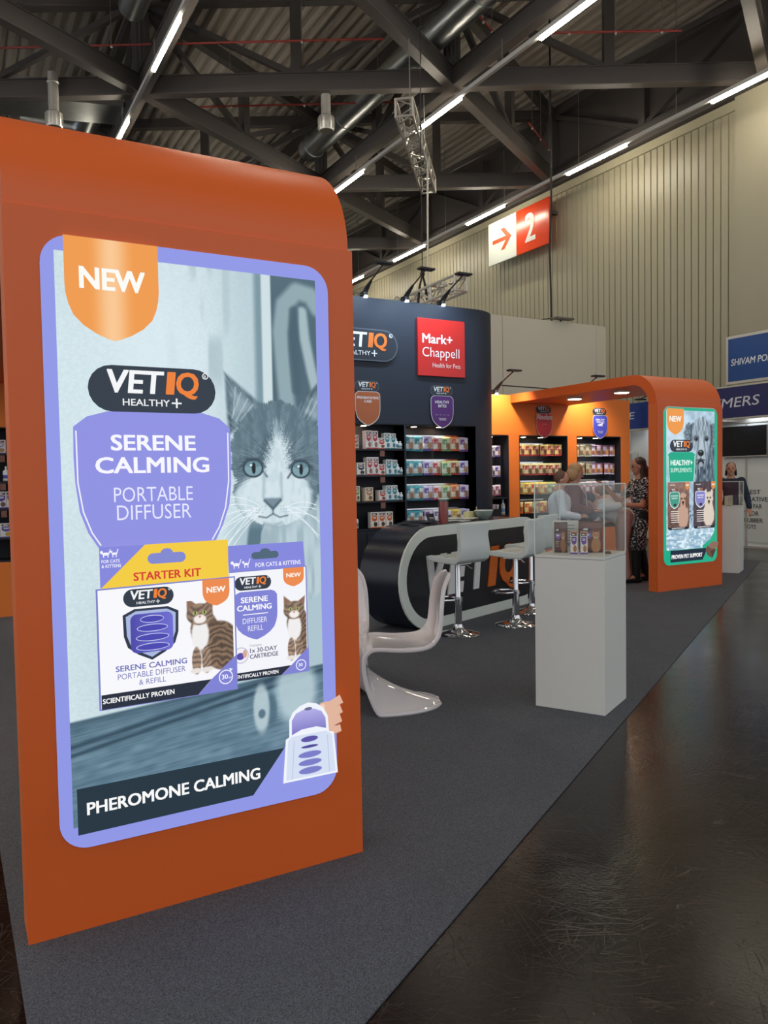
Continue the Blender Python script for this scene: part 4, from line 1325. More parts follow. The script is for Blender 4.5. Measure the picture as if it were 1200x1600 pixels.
# black wall, rounded front corners
bw = thing('display_wall', 'tall black display wall with rounded corner, white and red logos and stocked shelves', 'display wall', (0, 9.0, 0))
XL, XR, RR = 2.55, 7.146, 0.6
plan = [(XL+RR, 0)] + [(XR-RR, 0)] + arc(XR-RR, RR, RR, -90, 0, 14)[1:] + [(XR, 0.745), (XL, 0.745)] + arc(XL+RR, RR, RR, 180, 270, 14)[:-1]
MB().prism(plan, 2.215, 3.84, 'z').build('header', 'black', bw, smooth=25)
rp = [(6.56, 0.0)] + arc(XR-RR, RR, RR, -88, 0, 14) + [(XR, 0.745), (6.56, 0.745)]
MB().prism(rp, 0, 2.215, 'z').build('side_post', 'black', bw, smooth=25)
lp_ = [(2.95, 0.745), (XL, 0.745)] + arc(XL+RR, RR, RR, 180, 246, 10) + [(2.95, 0.05)]
MB().prism(lp_, 0, 2.215, 'z').build('side_post', 'black', bw, smooth=25)
MB().box(4.17, 4.20, 0.0, 0.4, 0, 2.215).build('divider', 'black', bw)
MB().box(5.385, 5.41, 0.0, 0.4, 0, 2.215).build('divider', 'black', bw)
MB().box(2.95, 6.56, 0.30, 0.745, 0, 2.215).build('core', 'black', bw)
# base cabinets with doors
for (a, b) in ((2.95, 4.17), (4.20, 5.385), (5.41, 6.56)):
    c = MB().box(a, b, 0.02, 0.30, 0, 0.815).build('base_cabinet', 'black', bw)
    m = (a+b)/2
    for (p, q, hx) in ((a+0.01, m-0.004, m-0.05), (m+0.004, b-0.01, m+0.05)):
        d = MB().box(p, q, 0.0, 0.02, 0.06, 0.79).build('door', 'dark', bw, bevel=0.003)
        MB().tube([(hx, -0.02, 0.55), (hx, -0.02, 0.72)], 0.006, 8).build('handle', 'chrome', d)
SH_L = (1.885, 1.540, 1.200, 0.842)
niche(bw, 4.20, 5.385, 0.0, 0.27, 0.83, 2.215, 'dark', SH_L[:3])
niche(bw, 5.41, 6.56, 0.0, 0.27, 0.83, 2.215, 'dark', ())
niche(bw, 2.96, 4.17, 0.0, 0.27, 0.83, 2.215, 'dark', SH_L[:3])
for z in (2.075, 1.74, 1.40, 1.06):
    MB().box(5.42, 6.55, 0.235, 0.262, z-0.02, z+0.01).build('hook_rail', 'chrome', bw)
# logo plates
pl = MB().prism([(a, b) for a, b in pill_pts(0, 0, 1.10, 0.37, 14)], -0.03, 0.0, 'y').build('logo_plate', 'black', bw, loc=(4.74, -0.002, 3.225))
P = Print(0.0015); vetiq(P, 0, 0, 1.06, rim='59626e', pill='272f3b')
P.build('logo_print', 'print', pl, loc=(0, -0.031, 0))
rp_ = MB().box(-0.383, 0.383, -0.03, 0, -0.385, 0.385).build('red_panel', 'logo_red', bw, loc=(5.985, -0.002, 3.255), bevel=0.003)
P = Print(0.0015)
P.text('Mark+', -0.315, 0.055, 0.49, 0.125, 'fdfdfd', 0.032)
P.text('Chappell', -0.315, -0.125, 0.60, 0.125, 'fdfdfd', -0.004)
P.text('Health for Pets', -0.155, -0.265, 0.455, 0.060, 'f4e8e6', -0.002)
P.build('logo_print', 'print', rp_, loc=(0, -0.031, 0))
small_badge(bw, 4.83, 2.695, -0.004, 0.37, 'b06038', (('PREVENTATIVE', 0.86, 0.085), ('CARE', 0.30, 0.085)), 'shield_badge')
b2_ = small_badge(bw, 5.985, 2.68, -0.004, 0.37, '5a2a78', (('HEALTHY', 0.62, 0.10), ('BITES', 0.36, 0.10), ('', 0, 0.14), ('~ ~ ~ ~', 0.62, 0.05), ('', 0, 0.05), ('FOR SMALL', 0.34, 0.035), ('ANIMALS', 0.30, 0.035)), 'shield_badge')


def arm_lamp(x, y, z, lab, e=16, aim=(0, 0.5, -1.1), fx=0.5, fc=(0.66, 0.84, 1.0)):
    """exhibition flood lamp: clamp box, thin arm rising forward, flat head aimed back at the wall"""
    t = thing('arm_lamp', lab, 'lamp', (x, y, z))
    MB().box(-0.03, 0.03, -0.02, 0.10, 0.0, 0.07).build('clamp', 'plastic_black', t, bevel=0.005)
    MB().box(-0.022, 0.022, -0.030, 0.0, -0.015, 0.012).build('clamp_light', 'lamp_lens', t)
    MB().tube([(0, 0.02, 0.05), (0, -0.05, 0.10), (0, -fx*0.35, 0.17)], [0.035, 0.03, 0.015], 8).build('driver', 'plastic_black', t, smooth=True)
    MB().tube([(0, -fx*0.35, 0.17), (0, -fx, 0.30)], 0.010, 6).build('arm', 'plastic_black', t)
    hd = MB().box(-0.11, 0.11, -0.05, 0.05, -0.015, 0.012).build('lamp_head', 'plastic_black', t, loc=(0, -fx, 0.305), bevel=0.005)
    MB().box(-0.095, 0.095, -0.035, 0.035, -0.018, -0.0152).build('lens', 'screen', hd)
    MB().tube([(-0.02, 0.03, 0.02), (-0.12, 0.05, 0.06), (-0.16, 0.12, -0.02)], 0.005, 5).build('flex', 'cable', t)
    o = spot('flood', (x, y-fx, z+0.27), e, 2.1, 0.9, color=fc, target=(x+aim[0], y-fx+aim[1], z+0.27+aim[2]), radius=0.06)
    return t


for (x, w_) in ((3.55, 'leftmost'), (4.83, 'second'), (5.45, 'third'), (6.03, 'rightmost')):
    if x < 4: continue
    arm_lamp(x, 9.0, 3.845, {'second': 'black arm lamp on the black wall top nearest the orange portal',
                            'third': 'middle one of the three black arm lamps on the black wall top',
                            'rightmost': 'rightmost of the three black arm lamps on the black wall top'}[w_], e=60)
arm_lamp(3.4, 9.0, 3.845, 'black arm lamp on the black wall top hidden behind the near portal', e=60)


# orange shelf walls
def orange_wall(name_lab, x0, x1, niches, zt=2.765, z0=0.62, zn=2.14, below=None):
    t = thing('display_wall', name_lab, 'display wall', (0, 9.75, 0))
    MB().box(x0, x1, 0, 0.45, zn, zt).build('header', 'orange_wall', t, bevel=0.002)
    xs = [x0]+[v for nn in niches for v in nn[:2]]+[x1]
    for a, b in zip(xs[::2], xs[1::2]):
        if b-a > 0.01:
            MB().box(a, b, 0, 0.45, 0, zn).build('upright', 'orange_wall', t)
    for nn in niches:
        a, b = nn[:2]
        MB().box(a, b, 0.0, 0.45, 0, z0-0.02).build('plinth_panel', nn[3] if len(nn) > 3 else 'orange_wall', t)
        MB().box(a, b, 0.40, 0.45, z0-0.02, zn).build('back_board', 'dark', t)
        niche(t, a+0.015, b-0.015, 0.0, 0.36, z0, zn, 'dark', nn[2], 2 if b-a > 0.6 else 1)
    return t


ow = orange_wall('orange shelf wall with red and blue shield badges, right of the black wall', 7.15, 10.385,
                 [(7.20, 7.742, (1.165,), 'dark'), (7.946, 8.962, ()), (9.158, 10.169, ())])
for z in (2.005, 1.70, 1.395, 1.09):
    for (a, b) in ((7.97, 8.94), (9.18, 10.15)):
        MB().box(a, b, 0.30, 0.33, z, z+0.025).build('hook_rail', 'chrome', ow)
small_badge(ow, 8.447, 2.555, -0.004, 0.33, 'c02c3c', (('', 0, 0.02), ('', 0, 0.20), ('REWARDS', 0.25, 0.03)), 'shield_badge', rim='e8d8d0')
P = Print(0.002); P.text('Absolute', -0.165, 0, 0.33, 0.085, 'f6ecec', 0.03); P.build('script_lettering', 'print', ow, loc=(8.447, -0.03, 2.395))
small_badge(ow, 9.668, 2.555, -0.004, 0.33, '4a4ec0', (('HEALTHY', 0.62, 0.09), ('TREATS', 0.55, 0.09), ('', 0, 0.10), ('', 0, 0.14), ('FOR CATS', 0.36, 0.05), ('& DOGS', 0.30, 0.05)), 'shield_badge')
P = Print(0.002)
P.ell(0, 0, 0.035, 0.014, 'f4f4ff', 12); P.ell(0.035, 0.018, 0.015, 0.013, 'f4f4ff', 12)
for e in (-0.028, -0.016, 0.016, 0.028): P.line([(e, 0), (e, -0.03)], 0.007, 'f4f4ff')
P.ell(-0.062, -0.008, 0.018, 0.010, 'f4f4ff', 12)
P.build('pet_silhouette', 'print', ow, loc=(9.668, -0.03, 2.335))
olw = orange_wall('orange shelf wall at the left edge behind the near portal', -2.2, 2.54, [(-1.9, -0.75, (1.535, 1.261, 0.95)), (-0.5, 0.72, (1.851, 1.535, 1.23, 0.90)), (1.25, 2.3, (1.5, 1.0))], z0=0.645)
arm_lamp(7.50, 9.75, 2.77, 'black arm lamp standing on the orange wall next to the black wall', e=120, fx=0.45, fc=(1.0, 0.93, 0.84))
arm_lamp(9.2, 9.75, 2.77, 'black arm lamp on top of the orange wall behind the portal beam', e=120, fx=0.45, fc=(1.0, 0.93, 0.84))
arm_lamp(-1.3, 9.75, 2.77, 'black arm lamp on the orange wall at the left edge', e=40, fx=0.45, fc=(1.0, 0.93, 0.84))
for x in (0.0, 1.0):
    pass

# ================================================================== PRODUCTS
_pm = {}


def goods_mat():
    return MT['print_gloss']


def pouch_mesh(key, w, h, base, badge, blob, top=None, d=0.035, nx=9, nz=12):
    """flat pillow pouch, its print painted point by point"""
    k = ('p', key, w, h)
    if k in _pm: return _pm[k]
    r = np.random.RandomState(abs(hash(key)) % 1000 if False else sum(map(ord, key)))
    vs = []; fs = []; cs = []
    for side in (-1, 1):
        for j in range(nz):
            for i in range(nx):
                u = i/(nx-1); v = j/(nz-1)
                x = (u-0.5)*w; z = -h+v*h
                bulge = max(0, math.sin(PI*u))**0.6*max(0, math.sin(PI*min(1, (1-v)*1.0+0.0)))**0.5*(0.6+0.4*(1-v))
                y = side*(0.002+d*0.5*bulge)
                vs.append((x+(0.002*math.sin(j*2.1)), y, z))
                if side < 0:
                    c = np.array(lin(base))
                    if top and v > 0.84: c = np.array(lin(top))
                    if 0.5 < v < 0.82 and 0.12 < u < 0.62: c = np.array(lin(badge))
                    if math.hypot((u-0.37)/0.26, (v-0.64)/0.18) < 0.45: c = np.array(lin('f0ecec'))*0.9
                    if math.hypot((u-0.72)/0.26, (v-0.34)/0.28) < 1: c = np.array(lin(blob))
                    if v < 0.12: c = np.array(lin(badge))
                    if nx > 12:
                        E_ = lambda cu, cv, ru, rv: math.hypot((u-cu)/ru, (v-cv)/rv) < 1
                        c = np.array(lin(base))
                        if v > 0.94: c = c*0.6
                        if v < 0.09: c = np.array(lin('5a3428'))
                        for q in range(4):
                            if abs(v-(0.20+0.055*q)) < 0.012 and 0.10 < u < 0.42: c = np.array(lin('c8b0a0'))
                        if E_(0.30, 0.56, 0.22, 0.13) and v < 0.64: c = np.array(lin(badge))
                        if E_(0.30, 0.57, 0.13, 0.035): c = np.array(lin('efe8f4'))
                        if E_(0.30, 0.74, 0.20, 0.055): c = np.array(lin('2a2a34'))
                        if E_(0.27, 0.745, 0.12, 0.025): c = np.array(lin('e8e8e8'))
                        if E_(0.70, 0.24, 0.20, 0.24) or E_(0.72, 0.40, 0.13, 0.16): c = np.array(lin(blob))
                        if E_(0.58, 0.63, 0.05, 0.07) or E_(0.83, 0.63, 0.05, 0.07): c = np.array(lin(blob))*0.6
                        if E_(0.705, 0.56, 0.155, 0.105): c = np.array(lin(blob))*1.2
                        if E_(0.705, 0.50, 0.07, 0.045): c = np.array(lin('e4c8ac'))
                        if E_(0.65, 0.575, 0.022, 0.016) or E_(0.765, 0.575, 0.022, 0.016) or E_(0.705, 0.520, 0.032, 0.018): c = np.array(lin('201814'))
                        if E_(0.66, 0.10, 0.05, 0.05) or E_(0.78, 0.10, 0.05, 0.05): c = np.array(lin(blob))*1.15
                    c = c*(0.85+0.3*r.rand())
                else:
                    c = np.array(lin(base))*0.8
                cs.append(c)
    N = nx*nz
    for j in range(nz-1):
        for i in range(nx-1):
            a = j*nx+i
            fs.append((a, a+1, a+nx+1, a+nx)); fs.append((N+a, N+a+nx, N+a+nx+1, N+a+1))
    for j in range(nz-1):
        for i in (0, nx-1):
            a = j*nx+i; fs.append((a, a+nx, a+nx+N, a+N))
    for i in range(nx-1):
        for j in (0, nz-1):
            a = j*nx+i; fs.append((a, a+1, a+1+N, a+N))
    me = bpy.data.meshes.new('pouch')
    me.from_pydata(vs, [], fs)
    at = me.color_attributes.new('Col', 'FLOAT_COLOR', 'POINT')
    a = np.ones((len(vs), 4), dtype=np.float32); a[:, :3] = np.clip(np.array(cs), 0, 1)
    at.data.foreach_set('color', a.ravel())
    me.materials.append(goods_mat())
    me.shade_smooth()
    _pm[k] = me
    return me


def carton_mesh(key, w, d, h, base, badge, blob, top=None):
    k = ('c', key, w, d, h)
    if k in _pm: return _pm[k]
    vs = []; fs = []; cs = []

    def q(p, c):
        o = len(vs); vs.extend(p); fs.append((o, o+1, o+2, o+3)); cs.extend([lin(c)]*4)
    x0, x1 = -w/2, w/2; b = lin(base)
    q([(x0, d, 0), (x0, 0, 0), (x0, 0, h), (x0, d, h)], base); q([(x1, 0, 0), (x1, d, 0), (x1, d, h), (x1, 0, h)], base)
    q([(x0, 0, h), (x1, 0, h), (x1, d, h), (x0, d, h)], base); q([(x1, d, 0), (x0, d, 0), (x0, d, h), (x1, d, h)], base)
    q([(x0, 0, 0), (x1, 0, 0), (x1, d, 0), (x0, d, 0)], base)
    q([(x0, 0, 0), (x1, 0, 0), (x1, 0, h), (x0, 0, h)], base)

    def rect(a, b_, c_, d_, col, e=0.0008):
        q([(x0+w*a, -e, h*b_), (x0+w*c_, -e, h*b_), (x0+w*c_, -e, h*d_), (x0+w*a, -e, h*d_)], col)
    rect(0.12, 0.80, 0.88, 0.93, '2c3644'); rect(0.25, 0.84, 0.60, 0.89, 'f0f0f0', 0.0014); rect(0.60, 0.84, 0.75, 0.89, 'ee8033', 0.0014)
    o = len(vs)
    pts = badge_pts(0, h*0.77, w*0.74, h*0.36, 5)
    vs.extend([(p[0], -0.0008, p[1]) for p in pts]); fs.append(tuple(range(o, o+len(pts)))); cs.extend([lin(badge)]*len(pts))
    rect(0.26, 0.66, 0.74, 0.69, 'f6f6f6', 0.0014); rect(0.30, 0.60, 0.70, 0.63, 'f6f6f6', 0.0014)
    o = len(vs)
    pts = [(w*0.14+w*0.26*math.cos(t), h*0.24+h*0.15*math.sin(t)) for t in [2*PI*i/12 for i in range(12)]]
    vs.extend([(p[0], -0.0011, p[1]) for p in pts]); fs.append(tuple(range(o, o+12))); cs.extend([lin(blob)]*12)
    rect(0.0, 0.0, 1.0, 0.07, badge, 0.0014)
    if top: rect(0.0, 0.93, 1.0, 1.0, top, 0.0014)
    me = bpy.data.meshes.new('carton'); me.from_pydata(vs, [], fs)
    at = me.color_attributes.new('Col', 'FLOAT_COLOR', 'POINT')
    a = np.ones((len(vs), 4), dtype=np.float32); a[:, :3] = np.array(cs)
    at.data.foreach_set('color', a.ravel()); me.materials.append(goods_mat())
    _pm[k] = me
    return me


def bottle_mesh(key, r, h, label, cap='f0f0f0', neck=0.45):
    k = ('b', key, r, h)
    if k in _pm: return _pm[k]
    prof = [(0.001, 0, 'f2f2ee'), (r, 0.004, 'f2f2ee'), (r, h*0.18, 'f2f2ee'), (r*1.01, h*0.19, label), (r*1.01, h*0.42, label), (r*1.01, h*0.43, 'e8eef0'), (r*1.01, h*0.58, 'e8eef0'), (r, h*0.60, 'f2f2ee'), (r*0.95, h*0.68, 'f2f2ee'),
            (r*neck, h*0.78, 'f2f2ee'), (r*neck, h*0.80, cap), (r*neck*1.1, h*0.81, cap), (r*neck*1.1, h*0.99, cap), (0.001, h, cap)]
    n = 14; vs = []; fs = []; cs = []
    for rr, z, c in prof:
        for i in range(n):
            a = 2*PI*i/n; vs.append((rr*math.cos(a), rr*math.sin(a)+r, z)); cs.append(lin(c))
    for j in range(len(prof)-1):
        for i in range(n):
            a = j*n+i; b = j*n+(i+1) % n; fs.append((a, b, b+n, a+n))
    me = bpy.data.meshes.new('bottle'); me.from_pydata(vs, [], fs)
    at = me.color_attributes.new('Col', 'FLOAT_COLOR', 'POINT')
    a = np.ones((len(vs), 4), dtype=np.float32); a[:, :3] = np.array(cs)
    at.data.foreach_set('color', a.ravel()); me.materials.append(goods_mat())
    me.shade_smooth()
    _pm[k] = me
    return me


ORD = ['first', 'second', 'third', 'fourth', 'fifth', 'sixth', 'seventh', 'eighth', 'ninth', 'tenth', 'eleventh', 'twelfth']
first_of = {}


def put(name, me, loc, label, cat, group, rz=0.0, parent=None):
    if name in first_of:
        o = first_of[name].copy()
    else:
        o = bpy.data.objects.new(name, me); first_of[name] = o
    o.data = me
    COL.objects.link(o)
    o.location = loc; o.rotation_euler = (0, 0, rz)
    if 'group' in o:
        del o['group']
    return tag(o, label, cat, group)


PD = {  # pouch designs: base, badge, blob, header
    'teal': ('d6e2e2', '2f8796', 'a87c5c', '3f97a4'), 'purple': ('e0dcea', '5f4c98', 'b8926c', 'c8c0e0'), 'red': ('eadcd8', 'c03838', 'a87858', 'e8e0dc'),
    'green': ('d6e0c4', '6a9c6a', '9a7a54', 'd8d890'), 'yellow': ('e8dc98', 'c08a3c', 'a0764c', 'e8d060'), 'orange': ('f0dcc8', 'd0683a', 'a06a48', 'ec9a64'),
    'violet': ('e4dce8', '6c3c84', 'a88064', 'd6c4dc'), 'white': ('ece4e8', '7a6a98', '5a5068', 'f2eeee'), 'cream': ('f0d690', 'b03438', '8a4638', 'f6e48c'),
    'olive': ('d8c8a0', 'a83c38', '6c5438', 'd8d8a0'), 'brown': ('8a6e54', 'a8b49a', 'd4b088', 'b0a488'), 'plum': ('a86a64', 'ddd6f0', 'e0a468', '7a5878'),
    'pinkish': ('e4dae4', 'a04c70', '8a6058', 'f0e8f0'), 'amber': ('e8d080', 'c8602c', 'a85434', 'f0e0a0'),
}


def pouch_row(seq, x0, x1, y, ztop, w, h, where, group, hooks=True):
    n = len(seq)
    for i, c in enumerate(seq):
        x = x0+(x1-x0)*(i+0.5)/n+random.uniform(-0.006, 0.006)
        me = pouch_mesh(c, w, h, *PD[c])
        first = (i == 0)
        o = put('treat_pouch', me, (x, y+random.uniform(-0.02, 0.02), ztop+random.uniform(-0.006, 0.006)),
                '%s treat pouch, %s from left, %s' % (c, ORD[i], where), 'pouch', group, rz=random.uniform(-0.09, 0.09))
        o.rotation_euler[1] = random.uniform(-0.025, 0.025)
        # a few more of the same hanging behind on the hook
        for k in (1, 2):
            if hooks:
                o2 = put('treat_pouch', me, (x-0.012*k+random.uniform(-0.01, 0.01), y+0.05*k, ztop+0.004*k),
                         '%s treat pouch %s behind the %s from left, %s' % (c, ('directly', 'deepest')[k-1], ORD[i], where), 'pouch', group, rz=random.uniform(-0.2, 0.05))


RW = ('top', 'second', 'third', 'bottom')
for r_, (zt, seq) in enumerate(((2.055, ['teal', 'teal', 'purple', 'red', 'green', 'orange', 'violet']), (1.72, ['teal', 'teal', 'purple', 'red', 'green', 'olive', 'purple']),
                                (1.385, ['teal', 'teal', 'purple', 'red', 'green', 'orange', 'violet']), (1.045, ['teal', 'teal', 'violet', 'white', 'white', 'yellow', 'purple']))):
    pouch_row(seq, 5.43, 6.50, 9.10, zt, 0.145, 0.195 if r_ < 3 else 0.17, '%s rail of black wall' % RW[r_], 'treat pouches on the black wall')
for r_, (zt, seq) in enumerate(((2.00, ['cream']*6), (1.69, ['olive']*6), (1.385, ['yellow', 'yellow', 'cream', 'yellow', 'green', 'yellow']), (1.08, ['amber', 'amber', 'brown', 'amber', 'brown', 'amber']))):
    pouch_row(seq, 7.96, 8.92, 9.85, zt, 0.15, 0.185, '%s rail, middle orange niche' % RW[r_], 'pouches in the middle orange niche', hooks=(r_ in (1, 2)))
for r_, (zt, seq) in enumerate(((2.00, ['brown', 'brown', 'brown', 'plum', 'plum', 'plum', 'plum']), (1.69, ['brown', 'brown', 'brown', 'plum', 'plum', 'plum', 'plum']), (1.385, ['white', 'pinkish', 'pinkish', 'pinkish', 'white', 'white', 'purple']),
                                (1.08, ['pinkish', 'white', 'pinkish', 'white', 'white', 'white', 'white']))):
    pouch_row(seq, 9.17, 10.13, 9.85, zt, 0.135, 0.19, '%s rail, right orange niche' % RW[r_], 'pouches in the right orange niche', hooks=False)
for r_, zt in enumerate((1.975, 1.665, 1.36)):
    pouch_row((['pinkish', 'purple', 'white', 'purple'], ['white', 'purple', 'white', 'purple'], ['pinkish', 'white', 'pinkish', 'pinkish'])[r_], 7.22, 7.68, 9.88, zt, 0.11, 0.175, '%s rail, narrow niche' % RW[r_], 'pouches in the narrow niche', hooks=False)

CG = 'boxed goods on the left shelves of the black wall'


def shelf_goods(z, items, shelf):
    """items: (kind, x, label words, ...)"""
    for it in items:
        kind, x, lab = it[:3]
        if kind == 'c':
            w, h, base, badge, blob = it[3:8]
            put('carton', carton_mesh(lab, w, 0.10, h, base, badge, blob), (x, 9.035, z), '%s on %s shelf of black wall' % (lab, shelf), 'carton', CG, rz=random.uniform(-0.1, 0.1))
        elif kind == 'b':
            r, h, col = it[3:6]
            put('bottle', bottle_mesh(lab, r, h, col), (x, 9.04, z), '%s on %s shelf of black wall' % (lab, shelf), 'bottle', CG)


shelf_goods(1.885, [('c', 4.58, 'pale pink carton at the portal edge', 0.10, 0.20, 'e6d8d0', 'b06058', 'a07858'), ('c', 4.68, 'cream and rust carton', 0.07, 0.18, 'e0d4c8', 'a85848', '8a6a50'),
                    ('c', 4.865, 'tall white and red carton, left of the pair,', 0.085, 0.24, 'ece0e0', 'b03c44', '8a6a58'), ('c', 4.96, 'tall white and red carton, right of the pair,', 0.085, 0.235, 'ece0e0', 'b03c44', '8a6a58'),
                    ('c', 5.06, 'short red badge carton', 0.10, 0.145, 'e8dcd4', 'c0342c', '704838'), ('c', 5.145, 'teal carton, left of the two,', 0.085, 0.21, 'dce8e8', '2a8490', '50707a'), ('c', 5.235, 'teal carton, right of the two,', 0.085, 0.205, 'dce8e8', '2a8490', '50707a'),
                    ('b', 5.295, 'white teal labelled bottle', 0.038, 0.145, '4a94a0'), ('b', 5.36, 'short white jar', 0.03, 0.105, '6aa0aa')], 'top')
shelf_goods(1.540, [('c', 4.62, 'purple and white carton at the portal edge', 0.08, 0.20, 'dcd4e6', '5a4890', '8a7060'), ('c', 4.745, 'yellow topped carton with a dark picture', 0.12, 0.165, 'e8e0cc', '2c3458', '30304a'),
                    ('c', 4.875, 'white and red carton, left of the pair,', 0.085, 0.235, 'ece0e0', 'b03c44', '8a6a58'), ('c', 4.965, 'white and red carton, right of the pair,', 0.085, 0.235, 'ece0e0', 'b03c44', '8a6a58'),
                    ('c', 5.055, 'small red badge carton', 0.10, 0.145, 'e8dcd4', 'c0342c', '704838'), ('c', 5.165, 'teal carton, left of the two,', 0.085, 0.205, 'dce8e8', '2a8490', '50707a'), ('c', 5.25, 'teal carton, right of the two,', 0.08, 0.20, 'dce8e8', '2a8490', '50707a'),
                    ('b', 5.315, 'white teal labelled bottle', 0.036, 0.145, '4a94a0'), ('b', 5.368, 'short white jar', 0.02, 0.10, '6aa0aa')], 'second')
shelf_goods(1.200, [('c', 4.60, 'pale carton half hidden at the portal edge', 0.05, 0.17, 'e0d6d0', 'a84040', '8a6a58'), ('c', 4.685, 'narrow green topped carton', 0.07, 0.20, 'e4e4d4', '789c4c', '6a5a40'),
                    ('c', 4.86, 'tan and white carton', 0.12, 0.18, 'e0cdb4', 'b08850', '806040'), ('c', 5.06, 'small red badge carton', 0.11, 0.14, 'e8dcd4', 'c0342c', '704838'),
                    ('c', 5.16, 'teal carton, left of the two,', 0.085, 0.20, 'dce8e8', '2a8490', '50707a'), ('c', 5.245, 'teal carton, right of the two,', 0.08, 0.20, 'dce8e8', '2a8490', '50707a'),
                    ('b', 5.305, 'white teal labelled bottle', 0.034, 0.145, '4a94a0'), ('b', 5.362, 'short white jar', 0.024, 0.105, '6aa0aa')], 'third')
shelf_goods(0.842, [('b', 4.66, 'large white bottle at the portal edge', 0.058, 0.18, '8a9490'), ('c', 4.93, 'white and orange carton, left of three,', 0.105, 0.21, 'f0e8dc', 'd8682c', '503c38'),
                    ('c', 5.045, 'white and orange carton, middle of three,', 0.105, 0.21, 'f0e8dc', 'd8682c', '503c38'), ('c', 5.16, 'white and orange carton, right of three,', 0.105, 0.21, 'f0e8dc', 'd8682c', '503c38')], 'bottom')
for k, z in enumerate(SH_L[:3]):
    MB().box(5.02, 5.09, -0.002+0.018, 0.02, z-0.10, z-0.025).build('price_tag', 'price_tag', bw)
    MB().box(4.55, 4.62, -0.002+0.018, 0.02, z-0.10, z-0.025).build('price_tag', 'price_tag', bw)

# shelves at the left edge of the frame
LG = 'goods on the orange shelf wall at the left edge'
for k, (x, c) in enumerate(((0.24, 'purple'), (0.40, 'white'), (0.56, 'white'))):
    put('carton', carton_mesh('left'+c, 0.13, 0.10, 0.15, 'e0dce4', '6a5898' if c == 'purple' else 'b0a8b8', 'b08860'), (x, 9.80, 1.851), 'pale lilac carton, %s from the left on the top left-edge shelf' % ORD[k], 'carton', LG)
for k, x in enumerate((0.22, 0.36, 0.50, 0.62)):
    put('bottle', bottle_mesh('spray', 0.035, 0.17, '5a54a8', neck=0.28), (x, 9.79, 1.535), 'white spray bottle with blue label, %s from the left on the left-edge shelf' % ORD[k], 'bottle', LG)
for k, x in enumerate((0.20, 0.32, 0.44, 0.56, 0.66)):
    put('carton', carton_mesh('lcat', 0.105, 0.10, 0.19, 'e2dee2', '5a4890', '6a5a50'), (x, 9.80, 1.23), 'white carton with purple shield, %s from the left on the third left-edge shelf' % ORD[k], 'carton', LG)
for k, x in enumerate((0.24, 0.40, 0.60)):
    put('carton', carton_mesh('llow', 0.13, 0.10, 0.16, 'dcdad8', '5a5aa0', 'c0a048'), (x, 9.80, 0.90), 'grey white carton, %s from the left on the lowest left-edge shelf' % ORD[k], 'carton', LG)
for z in (1.851, 1.535, 1.23):
    MB().box(0.55, 0.61, 0.012, 0.02, z-0.10, z-0.025).build('price_tag', 'price_tag', olw)

# ================================================================== COUNTER
CA = math.radians(20.97)
ct = thing('bar_counter', 'black pill-shaped bar counter with white rim and big brand lettering', 'counter', (4.181, 6.45, 0), CA)
# local x along the face, local y backwards
RC = 0.51; XE = 1.77


def capsule(r, inset=0.0, n=20):
    c = 0.51
    return arc(XE, c, r-inset, -90, 90, n) + arc(-0.04, c, r-inset, 90, 270, n)


MB().prism([(a, b+0.003) for a, b in capsule(RC)], 0.02, 0.50, 'y').build('body', 'counter', ct, smooth=25)
out = capsule(RC); inn = capsule(RC, 0.105)
b = MB(); n = len(out)
vs = [(p[0], 0.0, p[1]+0.003) for p in out]+[(p[0], 0.0, p[1]+0.003) for p in inn]+[(p[0], 0.02, p[1]+0.003) for p in out]+[(p[0], 0.02, p[1]+0.003) for p in inn]
fs = []
for i in range(n):
    j = (i+1) % n
    fs += [(i, j, n+j, n+i), (2*n+i, 3*n+i, 3*n+j, 2*n+j), (i, 2*n+i, 2*n+j, j), (n+i, n+j, 3*n+j, 3*n+i)]
b.add(vs, fs).build('rim', 'white_ring', ct)
MB().prism([(a, b_+0.003) for a, b_ in inn], 0.008, 0.02, 'y').build('face_panel', 'counter_face', ct)


def letter(ch, x, z, w, h, m, shear=0.20, bold=0.06, depth=0.014):
    vs, fs = text_geo(ch, bold)
    W_ = vs[:, 0].max()
    V = [(x+a*w/W_+bb*h*shear, 0.008-depth, z+bb*h) for a, bb in vs]
    nn = len(V)
    V2 = [(a, 0.008, c) for a, _, c in V]
    ed = {}
    for f in fs:
        for i in range(len(f)):
            e = (f[i], f[(i+1) % len(f)]); k = tuple(sorted(e))
            ed[k] = None if k in ed else e
    F = list(fs)+[(e[0], e[1], e[1]+nn, e[0]+nn) for e in ed.values() if e]
    return MB().add(V+V2, F).build('letter', m, ct)


letter('V', -0.21, 0.312, 0.34, 0.425, 'ink_white')
letter('E', 0.22, 0.312, 0.27, 0.425, 'ink_white')
letter('T', 0.585, 0.312, 0.32, 0.425, 'ink_white', shear=0.14)
letter('I', 0.975, 0.306, 0.15, 0.43, 'ink_orange')
letter('Q', 1.20, 0.306, 0.40, 0.43, 'ink_orange', shear=0.10)

Z1 = 1.024


def on_ct(s, d, z=Z1):
    v = Matrix.Rotation(CA, 3, 'Z') @ Vector((s, d, 0))
    return (4.181+v.x, 6.45+v.y, z)


